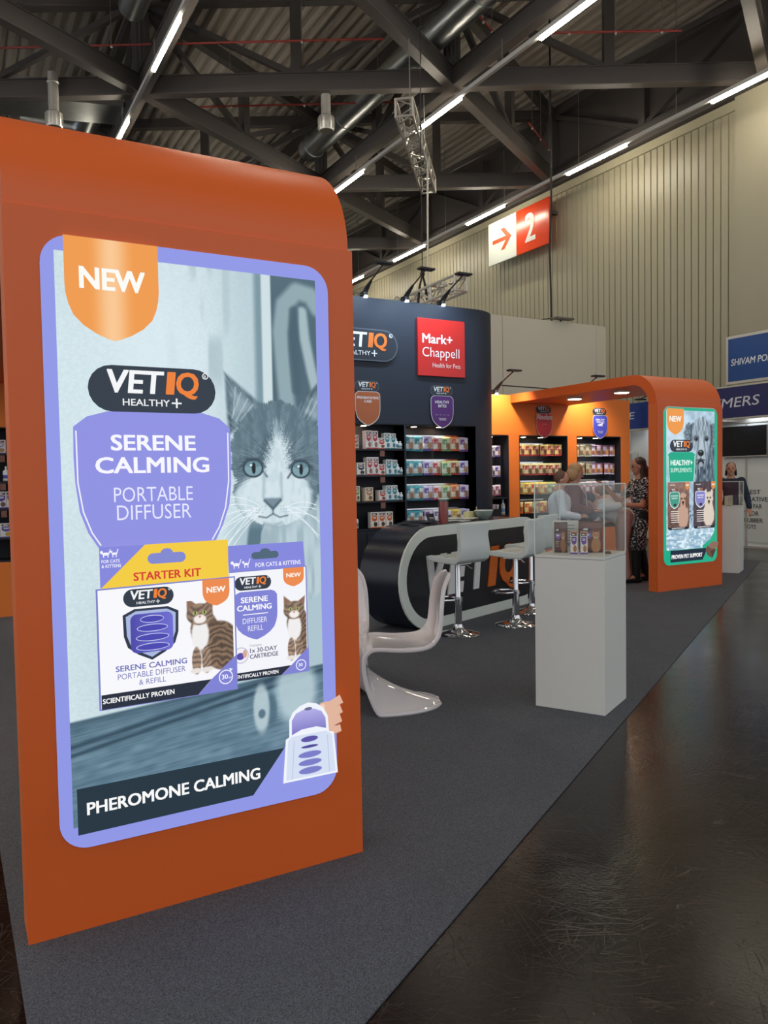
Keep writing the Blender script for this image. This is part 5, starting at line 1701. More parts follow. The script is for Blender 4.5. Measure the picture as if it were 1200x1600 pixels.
t = thing('brochure_pile', 'dark booklets spread over the left end of the black counter', 'brochures', on_ct(0.0, 0.28), CA)
for k, (x, y, r_) in enumerate(((-0.02, -0.06, 0.1), (0.06, 0.02, -0.25), (0.02, 0.10, 0.3), (0.16, -0.05, 0.05), (0.14, 0.10, -0.1))):
    MB().box(-0.105, 0.105, -0.075, 0.075, 0, 0.006).build('booklet', 'booklet', t, loc=(x+0.05, y, 0.0065*k), rz=r_)
t = thing('card_holder', 'black card holder standing by the red treat jar', 'card holder', on_ct(0.20, 0.16), CA-0.2)
MB().bar((0, 0, 0), (0, 0.045, 0.105), 0.10, 0.005, up=(0, 1, 0)).build('card', 'plastic_black', t)
MB().box(-0.055, 0.055, -0.02, 0.07, 0, 0.012).build('foot', 'plastic_black', t)
P = Print(0.001); P.text('VETIQ', -0.03, 0, 0.06, 0.02, 'dadada', 0.03)
pp = P.build('print', 'print', t, loc=(0, 0.012, 0.05)); pp.rotation_euler = (-0.4, 0, 0)
t = thing('treat_jar', 'tall clear jar filled with dark red treats on the counter', 'jar', on_ct(0.335, 0.12))
MB().tube([(0, 0, 0.004), (0, 0, 0.225)], 0.046, 20).build('treats', 'nibbles', t, smooth=True)
MB().lathe([(0.0, 0), (0.052, 0), (0.053, 0.01), (0.053, 0.25), (0.05, 0.25), (0.05, 0.012), (0, 0.012)], 20).build('glass_wall', 'acrylic', t, smooth=True)
MB().lathe([(0.0, 0.25), (0.056, 0.25), (0.056, 0.262), (0, 0.262)], 20).build('lid', 'acrylic_edge', t, smooth=True)
t = thing('leaflet_stack', 'white leaflets lying between the red jar and the bowl', 'leaflets', on_ct(0.80, 0.22), CA)
for k, (x, y, r_) in enumerate(((0, 0, 0.1), (-0.18, 0.03, -0.15), (0.16, 0.0, 0.3), (-0.05, 0.07, 0.2))):
    MB().box(-0.105, 0.105, -0.07, 0.07, 0, 0.008).build('leaflet', 'paper', t, loc=(x, y, 0.0085*k), rz=r_)
tag(MB().box(-0.08, 0.08, -0.03, 0.03, 0, 0.09).build('card_box', 'yellow_card', loc=on_ct(1.06, 0.28), rz=CA, bevel=0.002), 'pale yellow card box half behind the grey bowl', 'box')
t = thing('bowl', 'speckled grey ceramic bowl on the bar counter', 'bowl', on_ct(1.155, 0.155))
MB().lathe([(0.0, 0.004), (0.045, 0.0), (0.05, 0.006), (0.085, 0.045), (0.102, 0.085), (0.104, 0.098), (0.098, 0.098), (0.093, 0.085), (0.07, 0.04), (0, 0.02)], 28).build('dish', 'bowl', t, smooth=True)
MB().lathe([(0.098, 0.097), (0.104, 0.099), (0.104, 0.103), (0.098, 0.103)], 28).build('rim', 'ink_white', t, smooth=True)
t = thing('sign_card', 'pale yellow folded card standing behind the grey bowl', 'card', on_ct(1.33, 0.34), CA+0.7)
MB().bar((0, 0, 0), (0.02, 0.02, 0.13), 0.07, 0.004, up=(0, 1, 0)).build('panel', 'yellow_card', t)
# coffee corner in the narrow niche
MB().box(7.22, 7.73, 0.02, 0.34, 0.86, 0.885).build('worktop', 'dark', ow)
t = thing('cup_tray', 'black tray of white cups in the narrow niche behind the counter', 'cups', (7.50, 9.87, 0.885))
MB().box(-0.11, 0.11, -0.07, 0.08, 0, 0.10).build('tray', 'plastic_black', t)
for k in range(6):
    MB().lathe([(0.0, 0.0), (0.024, 0), (0.033, 0.07), (0.030, 0.07), (0.022, 0.006), (0, 0.006)], 14, (-0.07+0.07*(k % 3), -0.03+0.07*(k//3), 0.10)).build('cup', 'ink_white', t, smooth=True)
tag(put('bottle', bottle_mesh('water', 0.035, 0.25, '7f9cc4', 'd8e4f4', 0.35), (7.68, 9.80, 0.885), 'pale blue water bottle in the narrow niche beside the orange upright', 'bottle', None))

# ================================================================== SEATS
def bar_stool(x, y, rz, lab):
    """facing local +Y; backrest at -Y"""
    t = thing('bar_stool', lab, 'bar stool', (x, y, 0.006), rz, 'white bar stools at the counter')
    MB().lathe([(0.0, 0), (0.205, 0), (0.208, 0.006), (0.20, 0.014), (0.12, 0.030), (0.06, 0.050), (0.042, 0.085), (0.040, 0.10), (0, 0.10)], 36).build('base', 'chrome', t, smooth=50)
    MB().lathe([(0.036, 0.08), (0.034, 0.35), (0.030, 0.352), (0.026, 0.36), (0.026, 0.70)], 20).build('column', 'chrome', t, smooth=50)
    fr = MB().lathe([(0.034, 0), (0.044, 0.002), (0.044, 0.035), (0.034, 0.037)], 20, (0, 0, 0.31)).build('footrest', 'chrome', t, smooth=50)
    MB().tube([(-0.035, 0.01, 0.328), (-0.11, 0.05, 0.328), (-0.135, 0.14, 0.328), (-0.09, 0.215, 0.328), (0, 0.24, 0.328), (0.09, 0.215, 0.328), (0.135, 0.14, 0.328), (0.11, 0.05, 0.328), (0.035, 0.01, 0.328)], 0.011, 8).build('foot_ring', 'chrome', fr, smooth=True)
    MB().tube([(0.02, 0, 0.655), (0.12, -0.01, 0.645), (0.17, -0.01, 0.615), (0.19, -0.01, 0.612)], 0.006, 8).build('lever', 'chrome', t, smooth=True)
    # one upholstered shell: seat curling up into the back, piped edge
    prof = [(0.20, 0.700), (0.215, 0.725), (0.19, 0.748), (0.10, 0.755), (0.0, 0.745), (-0.10, 0.738), (-0.155, 0.752), (-0.185, 0.80), (-0.195, 0.88), (-0.185, 0.96), (-0.200, 1.04), (-0.222, 1.075),
            (-0.245, 1.068), (-0.243, 1.03), (-0.232, 0.95), (-0.242, 0.87), (-0.238, 0.79), (-0.215, 0.725), (-0.16, 0.690), (-0.05, 0.683), (0.08, 0.690)]
    ns = 13; m = len(prof); vs = []; fs = []
    for i in range(ns):
        u = -1+2*i/(ns-1)
        e = 1-0.35*max(0, abs(u)-0.86)/0.14
        for (py, pz) in prof:
            wd = 0.205 if pz < 0.80 else (0.205-0.012*math.sin((pz-0.8)/0.27*PI))
            cz = pz + (0.006*(abs(u)**3) if py > -0.15 else 0)
            cy = py + (0.012*u*u if pz > 0.8 else 0)
            vs.append((u*wd, cy, cz))
    for i in range(ns-1):
        for k in range(m):
            a = i*m+k; b = i*m+(k+1) % m
            fs.append((a, b, b+m, a+m))
    fs.append(tuple(range(m))); fs.append(tuple(range((ns-1)*m, ns*m))[::-1])
    s = MB().add(vs, fs).build('seat_shell', 'white_leather', t, smooth=60, bevel=0.010, seg=3)
    for yy in (-0.02, 0.08):
        MB().tube([(-0.195, yy, 0.752), (0.195, yy, 0.752)], 0.003, 6).build('seam', 'white_leather', s)
    MB().box(-0.09, 0.09, -0.09, 0.09, 0.672, 0.692).build('mount_plate', 'chrome', t)
    return t


bar_stool(4.21, 6.09, math.radians(12), 'white bar stool nearest the near portal, its back towards the camera')
bar_stool(4.96, 6.16, math.radians(26), 'middle white bar stool, its back half behind the acrylic cover')
bar_stool(5.55, 6.63, math.radians(20), 'third white bar stool, mostly hidden behind the display plinth')


def s_chair(x, y, rz, lab):
    """one-piece moulded chair, facing local +X"""
    t = thing('cantilever_chair', lab, 'chair', (x, y, 0.006), rz, 'white one-piece chairs')
    # rows: centre (x,z), edge (x,z), half width
    rows = [
        ((-0.338, 0.850), (-0.330, 0.846), 0.085), ((-0.322, 0.832), (-0.305, 0.822), 0.150), ((-0.292, 0.775), (-0.270, 0.765), 0.205), ((-0.276, 0.670), (-0.250, 0.670), 0.232),
        ((-0.272, 0.560), (-0.240, 0.565), 0.240), ((-0.262, 0.465), (-0.222, 0.485), 0.242), ((-0.225, 0.405), (-0.165, 0.425), 0.244), ((-0.12, 0.376), (-0.07, 0.405), 0.246),
        ((0.04, 0.372), (0.07, 0.405), 0.247), ((0.15, 0.380), (0.17, 0.412), 0.247), ((0.235, 0.392), (0.245, 0.408), 0.246), ((0.285, 0.372), (0.292, 0.372), 0.244),
        ((0.302, 0.325), (0.305, 0.310), 0.243), ((0.290, 0.270), (0.296, 0.235), 0.245), ((0.252, 0.225), (0.278, 0.165), 0.250), ((0.200, 0.190), (0.250, 0.095), 0.255),
        ((0.140, 0.158), (0.215, 0.030), 0.262), ((0.080, 0.128), (0.180, 0.004), 0.268), ((0.010, 0.098), (0.090, 0.002), 0.262), ((-0.070, 0.072), (-0.030, 0.002), 0.235),
        ((-0.150, 0.050), (-0.140, 0.002), 0.185), ((-0.220, 0.032), (-0.215, 0.002), 0.125), ((-0.262, 0.014), (-0.255, 0.002), 0.06)]
    rows = [((a*0.90, b*1.02), (c*0.90, d*1.02 if d > 0.05 else d), e) for (a, b), (c, d), e in rows]
    ns = 17; vs = []; fs = []
    for r_, ((cx, cz), (ex, ez), hw) in enumerate(rows):
        for i in range(ns):
            u = -1+2*i/(ns-1)
            k = abs(u)**(3.2 if r_ < 12 else 2.0)
            if r_ >= 15: k = abs(u)**1.6
            vs.append((cx+(ex-cx)*k, u*hw, cz+(ez-cz)*k))
    for r_ in range(len(rows)-1):
        for i in range(ns-1):
            a = r_*ns+i; fs.append((a, a+1, a+1+ns, a+ns))
    sh = MB().add(vs, fs).build('shell', 'white_gloss', t, smooth=True)
    sh.data.shade_smooth()
    ss = sh.modifiers.new('sub', 'SUBSURF'); ss.levels = 1; ss.render_levels = 2
    so = sh.modifiers.new('thick', 'SOLIDIFY'); so.thickness = 0.016; so.offset = 0
    # rolled rim along both sides
    for s in (-1, 1):
        pts = [(ex, s*hw, max(ez, 0.011)) for (c, (ex, ez), hw) in rows]
        cu = []
        for i in range(len(pts)-1):
            a = Vector(pts[max(i-1, 0)]); b = Vector(pts[i]); c = Vector(pts[i+1]); d = Vector(pts[min(i+2, len(pts)-1)])
            for q in range(3):
                tt = q/3
                cu.append(0.5*((2*b)+(c-a)*tt+(2*a-5*b+4*c-d)*tt*tt+(3*b-a-3*c+d)*tt**3))
        cu.append(Vector(pts[-1]))
        for v in cu: v.z = max(v.z, 0.012)
        MB().tube(cu, 0.0150, 8).build('rolled_edge', 'white_gloss', t, smooth=True)
    return t


s_chair(2.60, 4.40, math.radians(155), 'glossy white one-piece chair standing free beside the near portal')
s_chair(2.35, 4.96, math.radians(240), 'glossy white one-piece chair mostly hidden behind the near portal')


# ================================================================== PLINTHS
def plinth(x, y, rz, s, h, ah, lab, edge_lab):
    t = thing('display_plinth', lab, 'plinth', (x, y, 0.006), rz)
    MB().box(-s/2, s/2, -s/2, s/2, 0, h-0.02).build('column', 'white_lam', t, bevel=0.002)
    MB().box(-s/2, s/2, -s/2, s/2, h-0.018, h).build('top_board', 'white_lam', t, bevel=0.002)
    c = thing('acrylic_cover', edge_lab, 'display cover', (x, y, h+0.0065), rz)
    e = 0.004; q = s/2-0.002
    for (a, b, a2, b2) in ((-q, q, -q, -q+e), (-q, q, q-e, q), (-q, -q+e, -q+e, q-e), (q-e, q, -q+e, q-e)):
        MB().box(a, b, a2, b2, 0, ah).build('pane', 'acrylic', c)
    MB().box(-q, q, -q, q, ah, ah+e).build('lid_pane', 'acrylic', c)
    ed = MB()
    for (sx, sy) in ((-1, -1), (1, -1), (1, 1), (-1, 1)):
        ed.box(sx*q-0.003, sx*q+0.003, sy*q-0.003, sy*q+0.003, 0, ah)
    for s_ in (-1, 1):
        ed.box(-q, q, s_*q-0.002, s_*q+0.002, ah, ah+e+0.001)
        ed.box(s_*q-0.002, s_*q+0.002, -q, q, ah, ah+e+0.001)
    for k in range(8):
        pass
    ed.build('polished_edge', 'acrylic_edge', c)
    return t


PX, PY, PR = 3.610, 3.812, math.radians(27.5)
plinth(PX, PY, PR, 0.455, 0.985, 0.445, 'white display plinth in front of the bar stools', 'clear acrylic cover on the near white plinth')
plinth(10.28, 7.80, math.radians(29), 0.50, 0.99, 0.36, 'white display plinth behind the far orange portal', 'clear acrylic cover on the far white plinth')


def on_pl(a, b, z):
    v = Matrix.Rotation(PR, 3, 'Z') @ Vector((a, b, 0))
    return (PX+v.x, PY+v.y, z)


zt = 0.992
def cover_item(name, me, x, y, z, rz, lab, cat):
    put(name, me, (x, y, z), lab, cat, None, rz=math.radians(rz))


cover_item('treat_pouch', pouch_mesh('brownbag', 0.085, 0.20, '6a463e', '8a6ab0', 'b07850', '5a3a34', d=0.05, nx=34, nz=60), 3.515, 3.895, zt+0.20, -50, 'narrow brown pouch with a dog picture at the left under the near cover', 'pouch')
cover_item('treat_pouch', pouch_mesh('bigbag', 0.150, 0.205, '764634', '8a78c0', 'c08a60', '6a3c30', d=0.06, nx=44, nz=56), 3.665, 3.775, zt+0.205, -42, 'large brown pouch with a terrier picture under the near cover', 'pouch')
cover_item('carton', carton_mesh('stick1', 0.044, 0.035, 0.145, 'f0e8e4', '7a50a8', 'b8783c', 'd08858'), 3.508, 3.765, zt, -52, 'slim white purple carton, left of the two under the near cover', 'carton')
cover_item('carton', carton_mesh('stick1', 0.044, 0.035, 0.145, 'f0e8e4', '7a50a8', 'b8783c', 'd08858'), 3.552, 3.722, zt, -46, 'slim white purple carton, right of the two under the near cover', 'carton')
t = thing('info_card', 'white printed card leaning at the back under the near cover', 'card', (3.610, 3.955, zt), math.radians(-44))
MB().box(-0.085, 0.085, 0, 0.006, 0, 0.205).build('board', 'paper', t)
P = Print(0.0006)
for k in range(7):
    P.poly([(-0.01, 0.17-0.02*k), (0.06, 0.17-0.02*k), (0.06, 0.174-0.02*k), (-0.01, 0.174-0.02*k)], '6a7890')
P.text('VETIQ', 0.0, 0.035, 0.07, 0.018, '5a4a90', 0.03)
P.build('print', 'print', t, loc=(0, -0.001, 0))
tag(MB().lathe([(0.0, 0), (0.02, 0), (0.022, 0.006), (0.014, 0.014), (0, 0.015)], 12).build('chew', 'kibble', loc=(3.70, 3.66, zt), smooth=True), 'small brown chew lying at the right under the near cover', 'treat')
# goods under the far cover
for k, (dx, lab) in enumerate(((-0.12, 'left'), (0.02, 'middle'), (0.14, 'right'))):
    o = put('carton', carton_mesh('far%d' % k, 0.11, 0.05, 0.15, 'd8ccb0', 'a85040', '7a6a50'), (10.28+dx, 7.68+dx*0.5, 0.998), 'beige carton, %s of the three under the far acrylic cover' % lab, 'carton', None, rz=0.5)
    if 'group' in o: del o['group']


# ================================================================== PEOPLE
def blob_mesh(parts, name, m, parent, voxel=0.012, smooth_it=6):
    """union of tapered limbs and ellipsoids fused into one skin"""
    bm = bmesh.new()
    for p in parts:
        if p[0] == 'c':      # capsule chain: [(pt, r), ...]
            ch = p[1]
            for (a, ra), (b, rb) in zip(ch[:-1], ch[1:]):
                a = Vector(a); b = Vector(b); d = b-a
                if d.length < 1e-5: continue
                q = d.to_track_quat('Z', 'Y').to_matrix().to_4x4()
                bmesh.ops.create_cone(bm, cap_ends=True, segments=14, radius1=ra, radius2=rb, depth=d.length, matrix=Matrix.Translation((a+b)/2) @ q)
            for a, ra in ch:
                bmesh.ops.create_uvsphere(bm, u_segments=14, v_segments=10, radius=ra, matrix=Matrix.Translation(Vector(a)))
        else:                # ellipsoid: centre, radii, rotation matrix or None
            _, c, r, R = p
            M = Matrix.Translation(Vector(c)) @ (R.to_4x4() if R else Matrix.Identity(4)) @ Matrix.Diagonal((*r, 1))
            bmesh.ops.create_uvsphere(bm, u_segments=20, v_segments=14, radius=1, matrix=M)
    me = bpy.data.meshes.new(name); bm.to_mesh(me); bm.free()
    o = bpy.data.objects.new(name, me); COL.objects.link(o)
    rm = o.modifiers.new('r', 'REMESH'); rm.mode = 'VOXEL'; rm.voxel_size = voxel
    sm = o.modifiers.new('s', 'SMOOTH'); sm.factor = 0.5; sm.iterations = smooth_it
    dg = bpy.context.evaluated_depsgraph_get()
    me2 = bpy.data.meshes.new_from_object(o.evaluated_get(dg))
    o.modifiers.clear(); o.data = me2
    me2.name = name; me2.materials.clear(); me2.materials.append(MT[m]); me2.shade_smooth()
    o.parent = parent
    return o


def lerp(a, b, t):
    return tuple(a[i]+(b[i]-a[i])*t for i in range(3))


def hand_parts(wrist, dirv, up, curl=0.5, side=1):
    """palm, four unequal bent fingers and a side thumb"""
    d = Vector(dirv).normalized(); u = Vector(up); u = (u-d*u.dot(d)).normalized(); s = d.cross(u)*side
    w = Vector(wrist)
    parts = []
    R = Matrix((s, d, u)).transposed()
    parts.append(('e', w+d*0.045, (0.040, 0.050, 0.016), R))
    for k, (off, L) in enumerate(((-0.028, 0.070), (-0.010, 0.080), (0.009, 0.075), (0.027, 0.058))):
        b = w+d*0.080+s*off
        p1 = b+d*L*0.45-u*L*0.10*curl
        p2 = p1+d*L*0.30-u*L*0.35*curl
        p3 = p2+d*L*0.15-u*L*0.35*curl
        parts.append(('c', [(b, 0.0105), (p1, 0.0095), (p2, 0.0085), (p3, 0.0075)]))
    b = w+d*0.02-s*0.034
    parts.append(('c', [(b, 0.013), (b-s*0.028+d*0.028-u*0.008, 0.011), (b-s*0.032+d*0.062-u*0.02*curl, 0.009)]))
    return parts


def face(t, hc, f, up, skin, hr=0.1, eyes=True):
    """eyes, brows, lips on a head centred at hc looking along f"""
    f = Vector(f).normalized(); up = Vector(up).normalized(); s = f.cross(up).normalized(); up = s.cross(f)
    h = Vector(hc)
    for k in (-1, 1):
        MB().lathe([(0.001, -0.009), (0.009, -0.004), (0.011, 0), (0.009, 0.004), (0.001, 0.009)], 10, h+f*(hr*0.86)+s*(k*0.032)+up*0.008).build('eye', 'eye_dark', t, smooth=True)
        p = h+f*(hr*0.89)+s*(k*0.033)+up*0.030
        MB().tube([p-s*0.018, p+up*0.004+f*0.002, p+s*0.018], 0.0035, 6).build('eyebrow', 'hair_brown', t, smooth=True)
    p = h+f*(hr*0.90)-up*0.052
    MB().tube([p-s*0.022-f*0.004, p+f*0.004, p+s*0.022-f*0.004], [0.003, 0.006, 0.003], 6).build('mouth', 'lips', t, smooth=True)


def head_parts(hc, f, up=(0, 0, 1)):
    f = Vector(f).normalized(); up = Vector(up).normalized(); s = f.cross(up).normalized(); up = s.cross(f)
    h = Vector(hc); R = Matrix((s, f, up)).transposed()
    return [('e', h+up*0.022, (0.076, 0.096, 0.098), R), ('e', h+f*0.022-up*0.045, (0.058, 0.068, 0.068), R),
            ('c', [(h+f*0.088+up*0.012, 0.008), (h+f*0.108-up*0.020, 0.012)]),
            ('c', [(h+f*0.064-up*0.095, 0.022), (h+f*0.050-up*0.098, 0.022)]),
            ('e', h+s*0.078-up*0.010, (0.012, 0.018, 0.030), R), ('e', h-s*0.078-up*0.010, (0.012, 0.018, 0.030), R)]


def person(lab, loc, rz, J, top, legs, hair, skin='skin', shoes='cloth_black', hair_c='hair_brown', sleeve=1.0, build=1.0, look=None, heel=0.0, dress=False, handc=(0.5, 0.5)):
    """J: joints in the figure's own frame (x right, y forward, z up)"""
    t = thing('person', lab, 'person', loc, rz)
    hd, nk, ch, pv = J['head'], J['neck'], J['chest'], J['pelvis']
    f = look or (0, 1, -0.1)
    B = []
    B += head_parts(hd, f)
    B.append(('c', [(nk, 0.052), (lerp(nk, hd, 0.6), 0.048)]))
    B.append(('c', [(nk, 0.07), (ch, 0.125*build), (lerp(ch, pv, 0.55), 0.105*build), (pv, 0.13*build)]))
    for s in ('l', 'r'):
        sh, el, wr = J['sh'+s], J['el'+s], J['wr'+s]
        B.append(('c', [(lerp(ch, sh, 0.3), 0.07), (sh, 0.050), (lerp(sh, el, 0.5), 0.043), (el, 0.036), (lerp(el, wr, 0.35), 0.037), (wr, 0.024)]))
        dv = J.get('hd'+s) or tuple(Vector(wr)-Vector(el))
        B += hand_parts(wr, dv, J.get('hu'+s, (0, 0, 1)), handc[0 if s == 'l' else 1], 1 if s == 'r' else -1)
        hp, kn, an = J['hp'+s], J['kn'+s], J['an'+s]
        B.append(('c', [(hp, 0.085*build), (lerp(hp, kn, 0.5), 0.068), (kn, 0.050), (lerp(kn, an, 0.3), 0.052), (an, 0.034)]))
        to = J.get('to'+s) or (an[0], an[1]+0.16, 0.035)
        B.append(('c', [(an, 0.035), (lerp(an, to, 0.5), 0.035), (to, 0.030)]))
    blob_mesh(B, 'body', skin, t, 0.010, 3)
    # upper garment
    g = 0.014
    T = [('c', [(lerp(nk, ch, 0.35), 0.075+g), (ch, 0.135*build+g), (lerp(ch, pv, 0.55), 0.118*build+g), (pv, 0.138*build+g)])]
    R = Matrix.Identity(3)
    for s in ('l', 'r'):
        sh, el, wr = J['sh'+s], J['el'+s], J['wr'+s]
        en = lerp(el, wr, (sleeve-0.5)*2*0.92) if sleeve > 0.5 else lerp(sh, el, sleeve*2)
        c = [(lerp(ch, sh, 0.45), 0.085+g), (sh, 0.058+g), (lerp(sh, el, min(1, sleeve*2)*0.6), 0.050+g)]
        if sleeve > 0.5: c += [(el, 0.044+g), (en, 0.034+g)]
        else: c += [(en, 0.050+g)]
        T.append(('c', c))
    if dress:
        for k in range(5):
            tt = (k+1)/5
            c0 = lerp(J['hpl'], J['knl'], tt*0.95); c1 = lerp(J['hpr'], J['knr'], tt*0.95)
            T.append(('c', [(c0, 0.10), (c1, 0.10)]))
        T.append(('c', [(pv, 0.15), (lerp(J['hpl'], J['hpr'], 0.5), 0.155)]))
    blob_mesh(T, 'dress' if dress else 'upper_garment', top, t, 0.012, 6)
    L = []
    for s in ('l', 'r'):
        hp, kn, an = J['hp'+s], J['kn'+s], J['an'+s]
        k = 0.010 if legs == 'cloth_black' else 0.022
        L.append(('c', [(lerp(pv, hp, 0.5), 0.11*build+k), (hp, 0.09*build+k), (lerp(hp, kn, 0.5), 0.074+k), (kn, 0.056+k), (lerp(kn, an, 0.4), 0.054+k), (lerp(kn, an, 0.97), 0.040+k*1.3)]))
    blob_mesh(L, 'trousers', legs, t, 0.012, 5)
    for s in ('l', 'r'):
        an = J['an'+s]; to = J.get('to'+s) or (an[0], an[1]+0.16, 0.035)
        b_ = lerp(an, to, -0.25)
        S = [('c', [((b_[0], b_[1], 0.040+heel), 0.040), ((lerp(an, to, 0.4)[0], lerp(an, to, 0.4)[1], 0.045), 0.040), ((to[0], to[1], 0.035), 0.033)]), ('c', [((an[0], an[1], an[2]), 0.045), ((an[0], an[1], 0.06), 0.042)])]
        o = blob_mesh(S, 'shoe', shoes, t, 0.009, 4)
    # hair
    fv = Vector(f).normalized(); up = Vector((0, 0, 1)); s_ = fv.cross(up).normalized(); up = s_.cross(fv)
    h = Vector(hd); R = Matrix((s_, fv, up)).transposed()
    Hh = []
    if hair == 'long':
        Hh += [('e', h-fv*0.022+up*0.050, (0.088, 0.092, 0.080), R), ('e', h-fv*0.060-up*0.02, (0.085, 0.058, 0.105), R),
               ('c', [(h-fv*0.075-up*0.06, 0.070), (h-fv*0.080-Vector((0, 0, 0.22)), 0.072), (h-fv*0.06-Vector((0, 0, 0.36)), 0.050)]),
               ('c', [(h+s_*0.076-fv*0.02-up*0.00, 0.022), (h+s_*0.085-fv*0.035-Vector((0, 0, 0.16)), 0.034), (h+s_*0.085-fv*0.01-Vector((0, 0, 0.33)), 0.026)]),
               ('c', [(h-s_*0.076-fv*0.02-up*0.00, 0.022), (h-s_*0.085-fv*0.035-Vector((0, 0, 0.16)), 0.034), (h-s_*0.085-fv*0.01-Vector((0, 0, 0.33)), 0.026)])]
    elif hair == 'bob':
        Hh += [('e', h-fv*0.018+up*0.052, (0.095, 0.102, 0.084), R), ('e', h-fv*0.058-up*0.035, (0.096, 0.066, 0.110), R),
               ('e', h+s_*0.078-fv*0.02-up*0.03, (0.026, 0.058, 0.085), R), ('e', h-s_*0.078-fv*0.02-up*0.03, (0.026, 0.058, 0.085), R)]
    elif hair == 'crop':
        Hh += [('e', h-fv*0.028+up*0.028, (0.083, 0.090, 0.094), R)]
    elif hair == 'tied':
        Hh += [('e', h-fv*0.022+up*0.040, (0.084, 0.096, 0.086), R), ('e', h-fv*0.105-up*0.02, (0.04, 0.04, 0.05), R),
               ('c', [(h+s_*0.072-up*0.00, 0.02), (h+s_*0.078-fv*0.03-up*0.10, 0.024)]), ('c', [(h-s_*0.072-up*0.00, 0.02), (h-s_*0.078-fv*0.03-up*0.10, 0.024)])]
    if Hh:
        blob_mesh(Hh, 'hair', hair_c, t, 0.008, 2)
    face(t, hd, f, (0, 0, 1), skin)
    return t


def stand_J(H=1.70, lean=0.0, w=1.0):
    k = H/1.70
    J = dict(head=(0, 0.03+lean*1.1, 1.575), neck=(0, 0.0+lean*0.95, 1.42), chest=(0, lean*0.7, 1.24), pelvis=(0, 0, 0.95),
             shl=(-0.175*w, lean*0.8, 1.36), shr=(0.175*w, lean*0.8, 1.36), ell=(-0.22*w, -0.02+lean*0.6, 1.08), elr=(0.22*w, -0.02+lean*0.6, 1.08),
             wrl=(-0.22*w, 0.08+lean*0.6, 0.86), wrr=(0.22*w, 0.08+lean*0.6, 0.86), hpl=(-0.09, 0, 0.90), hpr=(0.09, 0, 0.90),
             knl=(-0.10, 0.02, 0.50), knr=(0.10, 0.02, 0.50), anl=(-0.10, -0.02, 0.085), anr=(0.10, -0.02, 0.085))
    return {a: tuple(x*k for x in b) for a, b in J.items()}


def face_to(p, q):
    """z rotation that turns local +Y from p towards q"""
    return math.atan2(-(q[0]-p[0]), q[1]-p[1])


# woman in the patterned dress, side on, arms raised to the left
J = stand_J(1.72)
J.update(wrr=(0.10, 0.46, 1.33), elr=(0.20, 0.22, 1.10), hdr=(-0.05, 0.6, 0.45), wrl=(-0.14, 0.36, 1.08), ell=(-0.20, 0.06, 1.06), hdl=(0.1, 1, 0.05),
         knl=(-0.09, 0.10, 0.50), anl=(-0.09, 0.10, 0.085), knr=(0.09, -0.03, 0.50), anr=(0.09, -0.12, 0.085))
wl = (8.36, 7.66)
person('woman in a black and white patterned dress gesturing beside the far orange portal', (wl[0], wl[1], 0.006), math.radians(66), J,
       'dress', 'cloth_black', 'long', 'skin_dark', 'cloth_black', 'hair_brown', sleeve=0.30, build=0.92, look=(0.1, 1, -0.12), dress=True)
# man in the lilac shirt, seen from behind, bending forward
J = stand_J(1.72)
J.update(pelvis=(0, -0.02, 0.90), chest=(0, 0.26, 1.06), neck=(0, 0.40, 1.13), head=(0, 0.53, 1.20), shl=(-0.19, 0.34, 1.07), shr=(0.19, 0.34, 1.07),
         ell=(-0.24, 0.42, 0.82), elr=(0.27, 0.36, 0.82), wrl=(-0.18, 0.58, 0.78), wrr=(0.20, 0.55, 0.78), hpl=(-0.10, -0.02, 0.86), hpr=(0.10, -0.02, 0.86),
         knl=(-0.11, 0.0, 0.47), knr=(0.11, 0.02, 0.47), anl=(-0.11, -0.05, 0.085), anr=(0.12, -0.05, 0.085))
pm_ = (8.62, 8.00)
person('person in a lilac grey shirt bending forward among the group, seen from behind', (pm_[0], pm_[1], 0.006), math.radians(22), J,
       'cloth_lilac', 'cloth_beige', 'crop', 'skin_pale', 'shoe_tan', 'hair_short', sleeve=0.62, build=1.08, look=(0, 1, -0.7))
# second pair of legs next to the plinth: person in beige trousers behind
J = stand_J(1.70, 0.12)
J.update(ell=(-0.24, 0.08, 1.06), elr=(0.24, 0.08, 1.06), wrl=(-0.12, 0.30, 1.05), wrr=(0.12, 0.30, 1.05), head=(0, 0.46, 1.12), neck=(0, 0.36, 1.08), chest=(0, 0.24, 1.02), shl=(-0.17, 0.30, 1.04), shr=(0.17, 0.30, 1.04), pelvis=(0, -0.02, 0.88))
person('person in dusty pink trousers and pale top stooping beside the display plinth', (8.16, 7.78, 0.006), math.radians(48), J,
       'cloth_white', 'cloth_pink', 'crop', 'skin', 'shoe_tan', 'hair_black', sleeve=1.0, build=1.0, look=(0, 1, -0.9))
# blonde woman in maroon
J = stand_J(1.64)
J.update(ell=(-0.23, 0.02, 1.06), elr=(0.23, 0.02, 1.06), wrl=(-0.10, 0.24, 1.02), wrr=(0.12, 0.24, 1.00), hdl=(0.6, 0.7, 0.1), hdr=(-0.6, 0.7, 0))
bl = person('blonde woman in a maroon jacket looking down to the right behind the acrylic cover', (7.50, 8.05, 0.006), math.radians(-132), J,
            'cloth_maroon', 'cloth_black', 'bob', 'skin_pale', 'cloth_black', 'hair_blonde', sleeve=1.0, build=1.0, look=(0, 1, -0.35))
MB().tube([(-0.09, 0.06, 1.37), (-0.05, 0.165, 1.22), (0.0, 0.18, 1.02), (0.05, 0.165, 1.22), (0.09, 0.06, 1.37)], 0.006, 6).build('lanyard', 'lanyard', bl)
